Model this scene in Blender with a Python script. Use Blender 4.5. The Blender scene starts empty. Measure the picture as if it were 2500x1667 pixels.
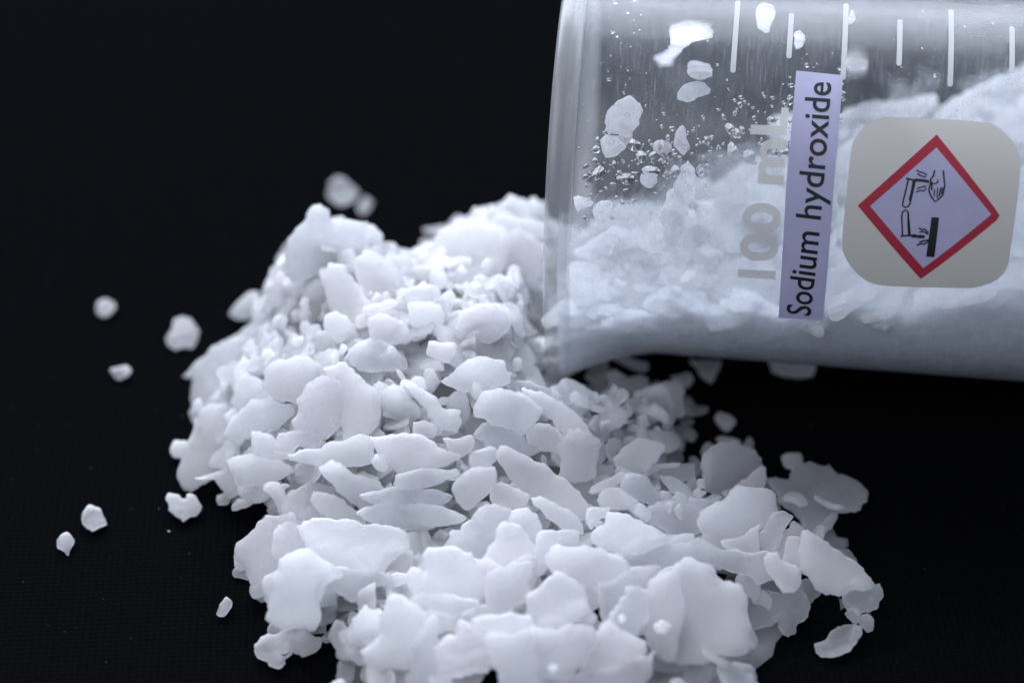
import bpy, bmesh, random
import numpy as np
from math import *
from mathutils import Vector, Matrix, noise, geometry
CM = 0.01                       # everything below is worked out in centimetres and built in metres
scene = bpy.context.scene
# ---------------------------------------------------------------- camera
PITCH = radians(38); D0 = 33.7
cam_d = bpy.data.cameras.new("camera"); cam = bpy.data.objects.new("camera", cam_d)
scene.collection.objects.link(cam); scene.camera = cam
cam.location = (0, -D0*cos(PITCH)*CM, D0*sin(PITCH)*CM)
cam.rotation_euler = (pi/2-PITCH, 0, 0)
cam_d.sensor_width = 36; cam_d.lens = 5988*36/2500
cam_d.clip_start = .01; cam_d.clip_end = 20
cam_d.dof.use_dof = True; cam_d.dof.focus_distance = .2965; cam_d.dof.aperture_fstop = 10.5
# ---------------------------------------------------------------- light
w = bpy.data.worlds.new("World"); scene.world = w; w.use_nodes = True
w.node_tree.nodes["Background"].inputs[0].default_value = (.62,.74,1,1)
w.node_tree.nodes["Background"].inputs[1].default_value = .34
def area(name, loc, target, sx, sy, power, col):
    l = bpy.data.lights.new(name, 'AREA'); l.shape = 'RECTANGLE'; l.size = sx; l.size_y = sy; l.energy = power; l.color = col
    o = bpy.data.objects.new(name, l); scene.collection.objects.link(o); o.location = loc
    o.rotation_euler = (Vector(target)-Vector(loc)).to_track_quat('-Z','Y').to_euler(); return o
area("window_light", (-.18,.74,.80), (0,-.01,0), 1.4, .8, 31, (.82,.875,1))
area("front_fill_light", (-.5,-.8,1.1), (0,0,0), 1.2, 1.0, 7., (.97,.95,1))  # added fill lamp, brightens the sides that face the camera
scene.view_settings.view_transform = 'Standard'; scene.view_settings.look = 'None'
scene.view_settings.exposure = 0; scene.view_settings.gamma = 1
scene.cycles.max_bounces = 14; scene.cycles.diffuse_bounces = 5; scene.cycles.glossy_bounces = 4
scene.cycles.transmission_bounces = 8; scene.cycles.transparent_max_bounces = 24
scene.cycles.use_denoising = True
scene.cycles.sample_clamp_indirect = 4
# ---- beaker frame (cm)
PHI=radians(6.0); BO=np.array([.65,.12,2.94])
EA=np.array([cos(PHI),-sin(PHI),0.]); EH=np.array([-sin(PHI),-cos(PHI),0.]); EZ=np.array([0,0,1.])
def from_cyl(s,r,a): return BO+EA*s+EH*(r*cos(a))+EZ*(r*sin(a))
def to_cyl(p):
    v=np.asarray(p)-BO; s=v@EA; h=v@EH; z=v@EZ
    return float(s),float(sqrt(h*h+z*z)),float(atan2(z,h))
def body_r(s):
    f=max(0.,1-s/.55)
    return 2.44+.013*s+.12*f*f
# ---- heap height (cm) at a place on the cloth
HB=[(-1.05,-1.9,3.05,3.1,2.05),(-2.35,-.35,1.25,1.7,1.95),(.1,.4,1.6,1.7,1.75),(.5,-2.2,1.9,2.2,1.35),(.35,-5.4,3.2,3.0,1.0),(2.9,-4.5,2.1,1.6,.6),(-2.1,-5.0,1.5,1.9,.7),(-2.8,-2.1,1.1,1.5,.9),(1.7,-2.9,1.5,1.4,.6)]
def H(x,y):
    s=0.
    for cx,cy,rx,ry,h in HB:
        q=1-((x-cx)/rx)**2-((y-cy)/ry)**2
        if q>0: s+=(h*q**.8)**4
    z=s**.25
    # under the beaker and its spout the heap stays low
    u=(x-BO[0])*cos(PHI)-(y-BO[1])*sin(PHI); v=-(x-BO[0])*sin(PHI)-(y-BO[1])*cos(PHI)
    if u>-.4:
        lim=.30+.75*max(0.,v-1.62); k=min(1.,(u+.4)/.35); z=min(z,lim*k+z*(1-k))
    return z
FLAKES = [
('g','rounded white granule alone on the black cloth,farthest left of the blurred ones',0.121,[-5.667,0.648,0.096],[-0.998,0.0,0.057],[-0.01,-0.983,-0.181],[(0.117,-0.023),(0.063,-0.129),(-0.025,-0.157),(-0.116,-0.094),(-0.141,0.006),(-0.09,0.111),(-0.011,0.143),(0.086,0.099),(0.117,0.045)]),
('g','squarish white crystal on black cloth between the rounded granule and the heap',0.141,[-4.498,0.037,0.125],[-1.0,0.0,0.017],[-0.003,-0.985,-0.17],[(0.248,0.079),(0.188,-0.067),(0.123,-0.248),(0.061,-0.295),(-0.025,-0.262),(-0.132,-0.174),(-0.237,-0.075),(-0.223,0.015),(-0.161,0.149),(-0.112,0.239),(-0.004,0.23),(0.094,0.232),(0.181,0.178)]),
('g','small flat oval granule lying below the squarish crystal',0.085,[-5.273,-0.782,0.08],[-1.0,0.0,-0.013],[0.003,-0.975,-0.222],[(0.141,-0.015),(0.109,-0.062),(0.012,-0.087),(-0.089,-0.076),(-0.145,-0.012),(-0.103,0.067),(-0.007,0.104),(0.082,0.081)]),
('g','notched heart-shaped white flake on cloth just off the left foot of the heap',0.096,[-4.149,-3.504,0.127],[-1.0,0.0,0.015],[-0.004,-0.968,-0.249],[(0.236,-0.108),(0.2,-0.17),(0.104,-0.138),(0.031,-0.105),(-0.017,-0.083),(-0.046,-0.154),(-0.143,-0.099),(-0.239,0.025),(-0.187,0.151),(-0.108,0.179),(-0.028,0.263),(0.053,0.181),(0.145,0.058)]),
('g','five-sided white crystal on cloth beside the smaller wedge-shaped one',0.108,[-5.245,-3.746,0.094],[-1.0,0.0,0.025],[-0.004,-0.985,-0.171],[(0.152,-0.053),(0.105,-0.142),(0.042,-0.188),(-0.067,-0.147),(-0.128,-0.06),(-0.178,0.056),(-0.099,0.124),(-0.005,0.199),(0.059,0.148),(0.12,0.063)]),
('g','small wedge-shaped crystal tapering to a point,leftmost on the cloth',0.085,[-5.534,-4.166,0.062],[-1.0,0.0,0.004],[-0.0,-0.995,-0.101],[(0.118,-0.068),(0.078,-0.145),(-0.021,-0.182),(-0.107,-0.085),(-0.083,0.037),(-0.065,0.158),(-0.032,0.164),(0.024,0.083),(0.087,0.038)]),
('g','small clear oblong chip on cloth left of the front of the heap',0.072,[-3.47,-5.307,0.078],[-0.998,0.0,-0.062],[0.009,-0.989,-0.151],[(0.073,0.104),(0.064,0.008),(0.058,-0.061),(-0.004,-0.127),(-0.036,-0.153),(-0.115,-0.079),(-0.071,0.029),(-0.013,0.144),(0.044,0.133)]),
('g','tiny white sliver between the notched flake and the heap',0.048,[-4.17,-3.07,0.043],[-1.0,0.0,-0.017],[0.004,-0.971,-0.238],[(0.068,-0.055),(-0.015,-0.045),(-0.068,0.027),(-0.024,0.061),(0.039,0.011)]),
('h','small white bud-shaped grain poking out of the left side of the heap',0.107,[-4.284,-2.395,0.091],[-0.99,-0.139,0.0],[0.127,-0.902,-0.412],[(0.149,-0.014),(0.101,-0.116),(-0.028,-0.128),(-0.151,-0.055),(-0.173,0.108),(-0.011,0.127),(0.113,0.079)]),
('g','blurred triangular grey crystal on cloth behind the peak of the heap',0.074,[-2.519,3.433,0.105],[-1.0,0.0,-0.004],[0.001,-0.978,-0.211],[(0.188,-0.153),(0.075,-0.276),(-0.076,-0.234),(-0.233,-0.029),(-0.224,0.174),(-0.039,0.294),(0.112,0.213),(0.198,0.01)]),
('g','blurred tiny grain beside the triangular crystal behind the heap',0.054,[-2.171,3.112,0.079],[-0.998,0.0,0.062],[-0.015,-0.97,-0.241],[(0.113,0.003),(-0.007,-0.185),(-0.118,-0.091),(-0.051,0.109),(0.063,0.164)]),
('g','glassy curled translucent flake alone on cloth at the lower right',0.134,[3.852,-5.868,0.109],[-0.999,0.0,-0.038],[0.006,-0.985,-0.171],[(0.274,0.039),(0.164,0.008),(0.109,-0.071),(0.014,-0.172),(-0.144,-0.232),(-0.246,-0.21),(-0.311,-0.138),(-0.231,0.032),(-0.106,0.154),(0.032,0.212),(0.182,0.214),(0.263,0.165)]),
('g','oval white granule on black cloth just below the beaker',0.112,[2.795,-1.8,0.075],[-1.0,0.0,-0.011],[0.001,-0.993,-0.118],[(0.129,-0.049),(0.092,-0.151),(0.016,-0.17),(-0.141,0.012),(-0.103,0.113),(-0.048,0.149),(0.054,0.096)]),
('g','hook-shaped blurred flake at the right edge of the heap under the beaker',0.087,[2.411,-1.524,0.082],[-0.997,0.0,0.074],[-0.016,-0.977,-0.215],[(0.154,-0.07),(0.115,-0.145),(0.057,-0.15),(0.01,-0.062),(-0.004,-0.027),(-0.162,-0.038),(-0.193,-0.004),(-0.173,0.061),(-0.086,0.103),(0.031,0.157),(0.116,0.136),(0.135,0.038)]),
('g','small dim chip under the hook-shaped flake',0.051,[2.281,-1.749,0.045],[-1.0,0.0,-0.012],[0.002,-0.986,-0.168],[(0.093,-0.03),(0.069,-0.096),(-0.016,-0.067),(-0.117,0.038),(-0.094,0.075),(-0.009,0.064),(0.074,0.017)]),
('g','greyish lozenge-shaped flake on cloth beside the heap,below the dim chip',0.078,[2.253,-2.038,0.078],[-0.998,0.0,0.055],[-0.007,-0.993,-0.122],[(0.152,-0.068),(0.1,-0.12),(-0.013,-0.116),(-0.163,0.02),(-0.123,0.128),(-0.032,0.114),(0.079,0.043)]),
('g','tiny square grain on bare cloth in the gap right of the heap',0.092,[2.189,-2.32,0.065],[-0.999,0.0,-0.033],[0.006,-0.985,-0.175],[(0.043,-0.047),(-0.042,-0.059),(-0.043,0.047),(0.042,0.059)]),
('g','dim rounded chip just below the tiny square grain',0.051,[2.129,-2.519,0.045],[-1.0,0.0,-0.004],[0.001,-0.963,-0.269],[(0.103,-0.01),(0.025,-0.06),(-0.06,-0.085),(-0.086,-0.018),(-0.075,0.074),(0.001,0.057),(0.091,0.04)]),
('g','thin pale sliver lying behind the big round flake',0.054,[2.814,-2.181,0.046],[-0.998,0.0,-0.056],[0.007,-0.992,-0.126],[(0.171,-0.068),(0.071,-0.091),(-0.081,-0.054),(-0.176,-0.0),(-0.142,0.074),(-0.03,0.077),(0.067,0.062),(0.12,0.001)]),
('g','small pointed shard standing behind the big round flake',0.051,[3.077,-2.215,0.045],[-0.994,0.0,0.105],[-0.016,-0.989,-0.149],[(0.086,0.054),(0.022,-0.074),(-0.031,-0.145),(-0.068,-0.027),(-0.041,0.087),(0.031,0.104)]),
('g','small angled chip left behind the big round flake',0.054,[2.524,-2.354,0.046],[-0.999,0.0,-0.046],[0.006,-0.991,-0.137],[(0.09,0.035),(0.033,-0.103),(-0.031,-0.119),(-0.145,-0.029),(-0.039,-0.015),(0.025,0.112),(0.067,0.12)]),
('g','pear-shaped grain leaning on the left edge of the big round flake',0.107,[2.351,-2.735,0.106],[-0.996,0.0,-0.093],[0.02,-0.976,-0.216],[(0.074,-0.144),(0.012,-0.167),(-0.044,-0.096),(-0.097,0.003),(-0.074,0.113),(-0.025,0.174),(0.033,0.141),(0.057,0.045),(0.064,-0.068)]),
('h','big round grey-white flake on the right apron of the heap',0.092,[2.716,-3.28,0.498],[-0.848,-0.53,0.0],[0.343,-0.549,-0.762],[(0.353,-0.194),(0.221,-0.31),(-0.001,-0.337),(-0.235,-0.291),(-0.409,-0.15),(-0.492,0.009),(-0.457,0.143),(-0.293,0.229),(-0.149,0.267),(0.054,0.246),(0.239,0.286),(0.333,0.159),(0.427,0.033),(0.408,-0.088)]),
('h','medium-sized white flake just right of the big round grey-white flake',0.061,[2.979,-3.487,0.445],[-0.986,-0.167,0.0],[0.147,-0.869,-0.472],[(0.294,0.035),(0.027,-0.09),(-0.171,-0.243),(-0.231,-0.118),(-0.182,0.092),(0.042,0.183),(0.221,0.142)]),
('h','broad puzzle-shaped flake in front of the big round flake',0.1,[2.66,-4.564,0.784],[-0.892,-0.451,0.0],[0.364,-0.719,-0.592],[(0.325,-0.265),(0.243,-0.291),(-0.011,-0.287),(-0.232,-0.401),(-0.437,-0.348),(-0.607,-0.279),(-0.666,-0.154),(-0.627,0.047),(-0.521,0.198),(-0.364,0.199),(-0.204,0.173),(-0.124,0.226),(0.149,0.201),(0.199,0.251),(0.381,0.342),(0.539,0.256),(0.597,0.145),(0.532,0.061),(0.426,0.031),(0.4,-0.105)]),
('h','smooth tongue-shaped flake right of the puzzle-shaped flake',0.083,[3.143,-4.678,0.745],[-0.853,0.521,0.0],[-0.472,-0.773,-0.425],[(0.162,0.125),(0.134,0.026),(0.104,-0.249),(0.003,-0.321),(-0.133,-0.276),(-0.137,-0.088),(-0.129,0.176),(-0.058,0.308),(0.055,0.298)]),
('h','medium-sized white flake just below the puzzle-shaped flake',0.061,[2.809,-4.867,0.72],[-0.99,0.142,0.0],[-0.13,-0.906,-0.403],[(0.313,0.003),(0.014,-0.143),(-0.146,-0.245),(-0.182,0.035),(-0.118,0.198),(0.118,0.152)]),
('h','medium-sized white flake just right of the tongue-shaped flake',0.062,[3.35,-4.73,0.669],[-0.997,-0.081,0.0],[0.075,-0.929,-0.362],[(0.306,0.186),(0.067,-0.132),(-0.081,-0.254),(-0.215,-0.072),(-0.171,0.056),(-0.02,0.004),(0.113,0.212)]),
('g','large ragged leaf-shaped flake,outermost at the right of the heap',0.099,[3.795,-3.373,0.175],[-0.999,0.0,0.042],[-0.008,-0.983,-0.186],[(0.257,-0.411),(0.199,-0.442),(0.039,-0.499),(-0.114,-0.46),(-0.248,-0.46),(-0.307,-0.363),(-0.543,-0.26),(-0.678,-0.048),(-0.614,0.209),(-0.412,0.252),(-0.279,0.263),(-0.163,0.35),(-0.052,0.518),(0.015,0.682),(0.163,0.621),(0.234,0.393),(0.29,0.244),(0.46,0.155),(0.521,-0.092),(0.515,-0.204),(0.435,-0.235),(0.281,-0.213)]),
('g','dull squarish chip touching the top of the ragged leaf-shaped flake',0.072,[3.61,-2.598,0.075],[-0.999,0.0,-0.043],[0.01,-0.971,-0.24],[(0.133,-0.055),(0.042,-0.11),(-0.134,-0.12),(-0.133,0.019),(-0.064,0.105),(0.03,0.126),(0.126,0.034)]),
('g','short white rod leaning under the ragged leaf-shaped flake',0.09,[3.946,-3.83,0.098],[-0.999,0.0,0.048],[-0.014,-0.957,-0.29],[(0.13,0.127),(0.089,-0.014),(-0.051,-0.146),(-0.148,-0.125),(-0.063,0.005),(0.044,0.153)]),
('g','small upright white flake just above the tongue-shaped flake',0.058,[3.289,-3.303,0.089],[-0.998,0.0,-0.062],[0.013,-0.979,-0.203],[(0.078,-0.256),(-0.012,-0.225),(-0.044,0.005),(-0.096,0.222),(-0.007,0.204),(0.081,0.049)]),
('h','long smooth slab sloping down to the right edge of the heap',0.107,[3.77,-5.223,0.673],[-0.997,0.074,0.0],[-0.062,-0.836,-0.546],[(0.351,-0.376),(0.286,-0.414),(0.175,-0.385),(-0.003,-0.281),(-0.203,-0.133),(-0.358,-0.039),(-0.513,0.144),(-0.504,0.234),(-0.341,0.265),(-0.146,0.338),(0.039,0.33),(0.205,0.226),(0.25,0.161),(0.407,0.012),(0.354,-0.081)]),
('g','clear glassy lump at the lower end of the long slab',0.128,[4.198,-5.197,0.119],[-1.0,0.0,-0.009],[0.002,-0.983,-0.182],[(0.211,-0.049),(0.172,-0.126),(0.02,-0.176),(-0.104,-0.162),(-0.213,-0.195),(-0.264,-0.071),(-0.18,0.133),(-0.051,0.17),(0.043,0.279),(0.157,0.156),(0.209,0.041)]),
('g','dim translucent chip peeking from behind the long slab',0.055,[4.151,-4.352,0.048],[-0.992,0.0,-0.128],[0.018,-0.99,-0.136],[(0.125,-0.099),(-0.014,-0.108),(-0.103,0.068),(-0.065,0.14),(0.057,-0.002)]),
('h','pale five-sided flake left of the long slab',0.078,[3.207,-5.356,0.727],[-0.979,-0.202,0.0],[0.176,-0.853,-0.492],[(0.217,-0.216),(0.128,-0.261),(-0.002,-0.23),(-0.048,-0.131),(-0.17,-0.067),(-0.221,0.01),(-0.164,0.209),(-0.09,0.286),(0.037,0.248),(0.13,0.154),(0.185,-0.003)]),
('h','small white flake just above the pale five-sided flake',0.057,[3.357,-5.038,0.701],[-0.924,0.383,0.0],[-0.34,-0.82,-0.46],[(0.099,0.128),(0.126,-0.201),(-0.036,-0.248),(-0.124,0.036),(-0.097,0.151),(0.033,0.135)]),
('h','long low flake lying across under the puzzle-shaped flake',0.071,[2.643,-5.146,0.736],[-0.998,0.067,0.0],[-0.061,-0.909,-0.413],[(0.626,-0.209),(0.447,-0.246),(0.135,-0.15),(-0.225,-0.084),(-0.379,-0.147),(-0.483,-0.013),(-0.512,0.262),(-0.282,0.273),(-0.051,0.174),(0.207,0.104),(0.517,0.036)]),
('g','medium-sized elongated white flake just left of the folded wavy flake',0.061,[2.802,-4.811,0.072],[-0.989,0.0,-0.148],[0.034,-0.974,-0.224],[(0.219,-0.023),(0.159,-0.144),(0.041,-0.14),(-0.201,-0.004),(-0.262,0.166),(-0.113,0.09),(0.157,0.055)]),
('g','small white flake just below the long smooth slab',0.058,[3.609,-4.999,0.07],[-0.995,0.0,0.096],[-0.024,-0.968,-0.25],[(0.105,-0.128),(0.005,-0.159),(-0.144,0.011),(-0.081,0.084),(0.021,0.16),(0.093,0.031)]),
('g','folded wavy flake with a pointed tip at the front right',0.107,[3.114,-5.401,0.165],[-0.997,0.0,0.082],[-0.017,-0.979,-0.203],[(0.416,-0.39),(0.35,-0.445),(0.217,-0.34),(0.052,-0.264),(-0.202,-0.256),(-0.374,-0.307),(-0.457,-0.111),(-0.452,0.04),(-0.291,0.201),(-0.263,0.326),(-0.187,0.376),(-0.064,0.328),(-0.062,0.167),(0.077,0.227),(0.163,0.27),(0.331,0.306),(0.341,0.046),(0.405,-0.175)]),
('h','big upright slab with a squared top at the front right',0.113,[2.287,-6.149,0.812],[-0.992,0.124,0.0],[-0.089,-0.713,-0.696],[(0.469,-0.521),(0.333,-0.591),(0.218,-0.613),(0.049,-0.557),(-0.128,-0.385),(-0.316,-0.378),(-0.419,-0.246),(-0.464,0.03),(-0.475,0.331),(-0.402,0.442),(-0.172,0.474),(-0.062,0.565),(0.12,0.616),(0.377,0.616),(0.423,0.34),(0.448,-0.124)]),
('g','dim flake tucked beneath the foot of the big upright slab',0.063,[2.617,-6.032,0.074],[-0.99,0.141,0.0],[-0.134,-0.936,-0.326],[(0.241,0.093),(0.155,-0.001),(-0.049,-0.045),(-0.082,-0.217),(-0.153,-0.161),(-0.194,0.107),(-0.043,0.103),(0.125,0.122)]),
('g','rounded slab at the bottom edge,right of centre',0.12,[1.992,-6.465,0.231],[-1.0,0.0,0.0],[-0.0,-0.959,-0.283],[(0.325,-0.094),(0.122,-0.117),(-0.089,-0.311),(-0.293,-0.311),(-0.324,-0.105),(-0.362,0.031),(-0.27,0.185),(-0.142,0.346),(0.541,0.346),(0.491,0.031)]),
('h','scalloped flake left of the big upright slab',0.084,[1.731,-6.296,0.884],[-1.0,-0.016,0.0],[0.013,-0.85,-0.526],[(0.211,-0.068),(0.18,-0.371),(0.048,-0.501),(-0.21,-0.585),(-0.251,-0.279),(-0.2,0.26),(-0.129,0.474),(-0.002,0.494),(0.142,0.385),(0.209,0.191)]),
('h','bright grain resting on the scalloped flake',0.121,[1.711,-6.488,0.924],[-0.655,-0.755,0.0],[0.705,-0.612,-0.358],[(0.054,-0.079),(-0.065,-0.072),(-0.095,0.065),(0.016,0.079),(0.09,0.007)]),
('h','upright oblong flake standing right of the black gap',0.082,[1.353,-6.374,1.012],[-0.992,0.0,0.128],[-0.035,-0.962,-0.27],[(0.303,0.192),(0.225,0.027),(0.108,-0.212),(0.029,-0.38),(-0.091,-0.404),(-0.251,-0.341),(-0.232,-0.134),(-0.192,0.073),(-0.114,0.283),(-0.055,0.367),(0.064,0.302),(0.204,0.227)]),
('h','small bright grain on the upright oblong flake',0.093,[1.252,-6.488,1.082],[-0.835,-0.55,0.0],[0.485,-0.737,-0.47],[(0.013,-0.039),(-0.045,-0.044),(-0.044,0.028),(0.024,0.05),(0.052,0.006)]),
('h','broad smooth boat-shaped flake in the right half of the heap',0.087,[1.388,-5.112,1.102],[-0.866,0.5,0.0],[-0.464,-0.802,-0.377],[(0.436,0.17),(0.353,-0.001),(0.376,-0.128),(0.296,-0.179),(0.051,-0.238),(-0.153,-0.209),(-0.302,-0.202),(-0.433,-0.189),(-0.47,-0.114),(-0.413,0.022),(-0.26,0.175),(-0.032,0.303),(0.192,0.317),(0.361,0.274)]),
('h','long wavy flake under the boat-shaped flake',0.068,[1.71,-5.408,1.007],[-0.997,-0.081,0.0],[0.063,-0.773,-0.631],[(0.576,-0.093),(0.214,-0.053),(-0.057,-0.139),(-0.426,-0.159),(-0.497,-0.033),(-0.465,0.107),(-0.199,0.133),(0.086,0.137),(0.308,0.125),(0.46,-0.026)]),
('h','narrow white splinter right of the boat-shaped flake',0.054,[1.998,-5.087,0.99],[-0.847,-0.531,0.0],[0.456,-0.727,-0.513],[(0.159,-0.048),(0.009,-0.072),(-0.205,-0.009),(-0.178,0.038),(-0.051,0.06),(0.097,0.041),(0.17,-0.01)]),
('h','small white flake just above the scalloped flake',0.056,[1.8,-5.748,1.042],[-0.965,-0.262,0.0],[0.237,-0.874,-0.425],[(0.151,0.029),(0.097,-0.06),(-0.051,-0.111),(-0.218,-0.088),(-0.123,0.044),(0.009,0.107),(0.135,0.078)]),
('h','small white flake just below the boat-shaped flake',0.058,[1.533,-5.719,0.976],[-0.805,-0.593,0.0],[0.455,-0.619,-0.641],[(0.137,-0.198),(-0.068,-0.128),(-0.274,-0.01),(-0.119,0.159),(0.087,0.136),(0.237,0.043)]),
('h','lumpy glistening flake at the middle of the front slope',0.134,[0.814,-5.75,1.192],[-0.999,-0.038,0.0],[0.033,-0.866,-0.499],[(0.37,-0.252),(0.26,-0.268),(0.005,-0.242),(-0.213,-0.217),(-0.392,-0.136),(-0.551,-0.018),(-0.525,0.133),(-0.375,0.223),(-0.191,0.256),(0.011,0.316),(0.115,0.191),(0.238,0.093),(0.366,0.089),(0.453,-0.008),(0.429,-0.159)]),
('h','large plain oval flake below the glistening flake',0.094,[0.48,-6.278,1.113],[-0.998,-0.059,0.0],[0.051,-0.868,-0.494],[(0.308,-0.045),(0.263,-0.145),(0.142,-0.202),(0.076,-0.322),(-0.065,-0.367),(-0.26,-0.308),(-0.351,-0.181),(-0.392,-0.036),(-0.352,0.126),(-0.186,0.261),(0.016,0.353),(0.175,0.387),(0.289,0.322),(0.339,0.157)]),
('h','grey curved flake at the right side of the black gap',0.066,[1.194,-6.053,1.009],[-0.987,-0.159,0.0],[0.136,-0.847,-0.513],[(0.2,-0.15),(0.087,-0.182),(-0.231,-0.278),(-0.264,-0.142),(-0.19,-0.017),(-0.008,0.182),(0.202,0.431),(0.203,0.157)]),
('h','small white flake just below the lumpy glistening flake',0.054,[0.912,-6.065,0.975],[-1.0,0.03,0.0],[-0.025,-0.826,-0.563],[(0.107,-0.102),(-0.112,-0.151),(-0.104,0.093),(0.015,0.152),(0.094,0.009)]),
('h','tiny white flake just right of the large plain oval flake',0.051,[0.868,-6.341,0.948],[-0.974,0.225,0.0],[-0.212,-0.918,-0.335],[(0.13,-0.031),(-0.01,-0.105),(-0.115,-0.025),(-0.091,0.077),(0.085,0.084)]),
('h','square-cornered flake at the bottom centre',0.093,[0.6,-6.909,0.99],[-0.992,-0.124,0.0],[0.106,-0.844,-0.526],[(0.369,-0.268),(0.116,-0.256),(-0.202,-0.287),(-0.317,-0.266),(-0.368,-0.112),(-0.342,0.025),(-0.186,0.189),(-0.013,0.331),(0.177,0.293),(0.37,0.276),(0.397,0.076)]),
('h','small round bead resting on the square-cornered flake',0.118,[0.459,-7.197,0.99],[-0.785,0.619,0.0],[-0.515,-0.654,-0.554],[(0.056,0.024),(0.044,-0.044),(-0.029,-0.051),(-0.06,0.014),(-0.01,0.057)]),
('h','tilted flake with a ridge,right of the square-cornered flake',0.086,[1.098,-6.886,0.949],[-0.97,-0.242,0.0],[0.193,-0.774,-0.604],[(0.184,-0.192),(0.086,-0.274),(-0.086,-0.323),(-0.261,-0.193),(-0.447,-0.022),(-0.387,0.166),(-0.113,0.216),(0.097,0.258),(0.333,0.235),(0.367,0.111),(0.227,0.018)]),
('h','large white flake just below the ridged tilted flake',0.072,[1.153,-7.111,0.808],[-1.0,-0.006,0.0],[0.005,-0.77,-0.638],[(0.633,0.043),(0.426,-0.018),(0.012,-0.098),(-0.362,-0.199),(-0.457,-0.282),(-0.442,-0.014),(-0.358,0.109),(0.016,0.23),(0.532,0.228)]),
('h','smooth pillar-like flake running off the bottom edge',0.093,[0.024,-7.032,0.958],[-0.998,-0.063,0.0],[0.048,-0.756,-0.653],[(0.307,-0.225),(0.254,-0.319),(-0.056,-0.324),(-0.271,-0.353),(-0.283,-0.006),(-0.261,0.243),(-0.291,0.416),(0.133,0.397),(0.18,0.165),(0.289,0.007)]),
('h','pale ragged-topped flake above the pillar-like flake',0.086,[-0.127,-6.605,1.109],[-0.977,0.214,0.0],[-0.193,-0.879,-0.436],[(0.33,-0.011),(0.263,-0.041),(0.09,-0.088),(-0.114,-0.168),(-0.176,-0.131),(-0.338,-0.138),(-0.402,0.004),(-0.227,0.128),(0.032,0.198),(0.222,0.163),(0.32,0.083)]),
('h','thick blocky flake with a rounded lower edge near the bottom',0.161,[-0.565,-6.901,1.004],[-0.994,-0.11,0.0],[0.091,-0.821,-0.564],[(0.006,-0.316),(-0.023,-0.342),(-0.128,-0.292),(-0.151,-0.235),(-0.303,-0.113),(-0.327,0.081),(-0.31,0.271),(-0.132,0.298),(0.033,0.318),(0.198,0.353),(0.3,0.277),(0.3,0.113),(0.325,-0.08),(0.168,-0.164),(0.046,-0.168)]),
('h','big pinkish-white shield-shaped flake at the front',0.093,[-1.327,-6.539,0.907],[-0.998,-0.071,0.0],[0.06,-0.845,-0.531],[(0.408,0.226),(0.264,0.108),(0.161,-0.069),(0.182,-0.224),(0.079,-0.388),(0.007,-0.472),(-0.088,-0.436),(-0.208,-0.345),(-0.421,-0.207),(-0.411,-0.138),(-0.341,0.041),(-0.233,0.3),(-0.104,0.426),(0.045,0.418),(0.29,0.419),(0.369,0.339)]),
('g','thick rounded flake along the bottom edge below the shield-shaped flake',0.135,[-1.313,-6.609,0.239],[-0.996,0.0,0.085],[-0.016,-0.983,-0.182],[(0.399,-0.028),(0.338,-0.111),(0.156,-0.14),(-0.068,-0.14),(-0.332,-0.112),(-0.374,-0.037),(-0.34,0.106),(-0.084,0.217),(0.306,0.244)]),
('h','medium-sized white flake just left of the shield-shaped flake',0.081,[-1.675,-6.27,0.736],[-0.946,0.325,0.0],[-0.226,-0.656,-0.72],[(0.16,0.168),(0.181,-0.059),(0.071,-0.25),(-0.01,-0.203),(-0.125,-0.229),(-0.217,-0.069),(-0.156,0.176),(-0.016,0.242),(0.111,0.223)]),
('g','small chunk left of the shield-shaped flake',0.107,[-1.908,-6.043,0.11],[-0.999,0.0,0.036],[-0.008,-0.975,-0.222],[(0.027,-0.12),(-0.056,-0.06),(-0.101,0.033),(-0.078,0.111),(0.016,0.098),(0.1,0.023),(0.092,-0.086)]),
('g','white nugget at the lower left corner of the heap',0.114,[-1.923,-6.406,0.171],[-0.999,0.0,0.034],[-0.008,-0.974,-0.228],[(-0.008,-0.155),(-0.075,-0.142),(-0.113,-0.02),(-0.087,0.118),(0.001,0.196),(0.095,0.153),(0.118,-0.029),(0.07,-0.122)]),
('h','medium-sized upright white flake just right of the shield-shaped flake',0.068,[-0.992,-6.771,0.798],[-0.959,0.285,0.0],[-0.206,-0.695,-0.689],[(0.208,-0.057),(0.113,-0.239),(0.029,-0.467),(-0.065,-0.421),(-0.132,-0.192),(-0.216,0.114),(-0.223,0.371),(0.02,0.486),(0.157,0.321),(0.109,0.084)]),
('h','large flake with sparkling pitted face,front centre',0.103,[-0.665,-5.82,1.127],[-1.0,-0.026,0.0],[0.022,-0.847,-0.531],[(0.387,0.229),(0.358,0.024),(0.374,-0.182),(0.319,-0.294),(0.154,-0.347),(-0.065,-0.306),(-0.227,-0.209),(-0.334,-0.057),(-0.45,0.076),(-0.456,0.244),(-0.274,0.288),(-0.02,0.283),(0.234,0.25)]),
('h','small pinkish almond-shaped flake left of the sparkling flake',0.069,[-1.105,-5.873,1.047],[-0.813,0.583,0.0],[-0.534,-0.744,-0.402],[(0.166,0.001),(0.163,-0.121),(0.027,-0.154),(-0.078,-0.103),(-0.131,0.025),(-0.14,0.115),(-0.066,0.134),(0.06,0.103)]),
('h','flat flake sticking out below the sparkling flake',0.065,[-0.778,-6.218,1.013],[-0.928,0.373,0.0],[-0.302,-0.753,-0.585],[(0.471,0.065),(0.344,-0.049),(0.118,-0.111),(-0.192,-0.164),(-0.356,-0.162),(-0.408,-0.08),(-0.32,0.023),(-0.126,0.127),(0.03,0.151),(0.144,0.103),(0.295,0.097)]),
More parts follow.
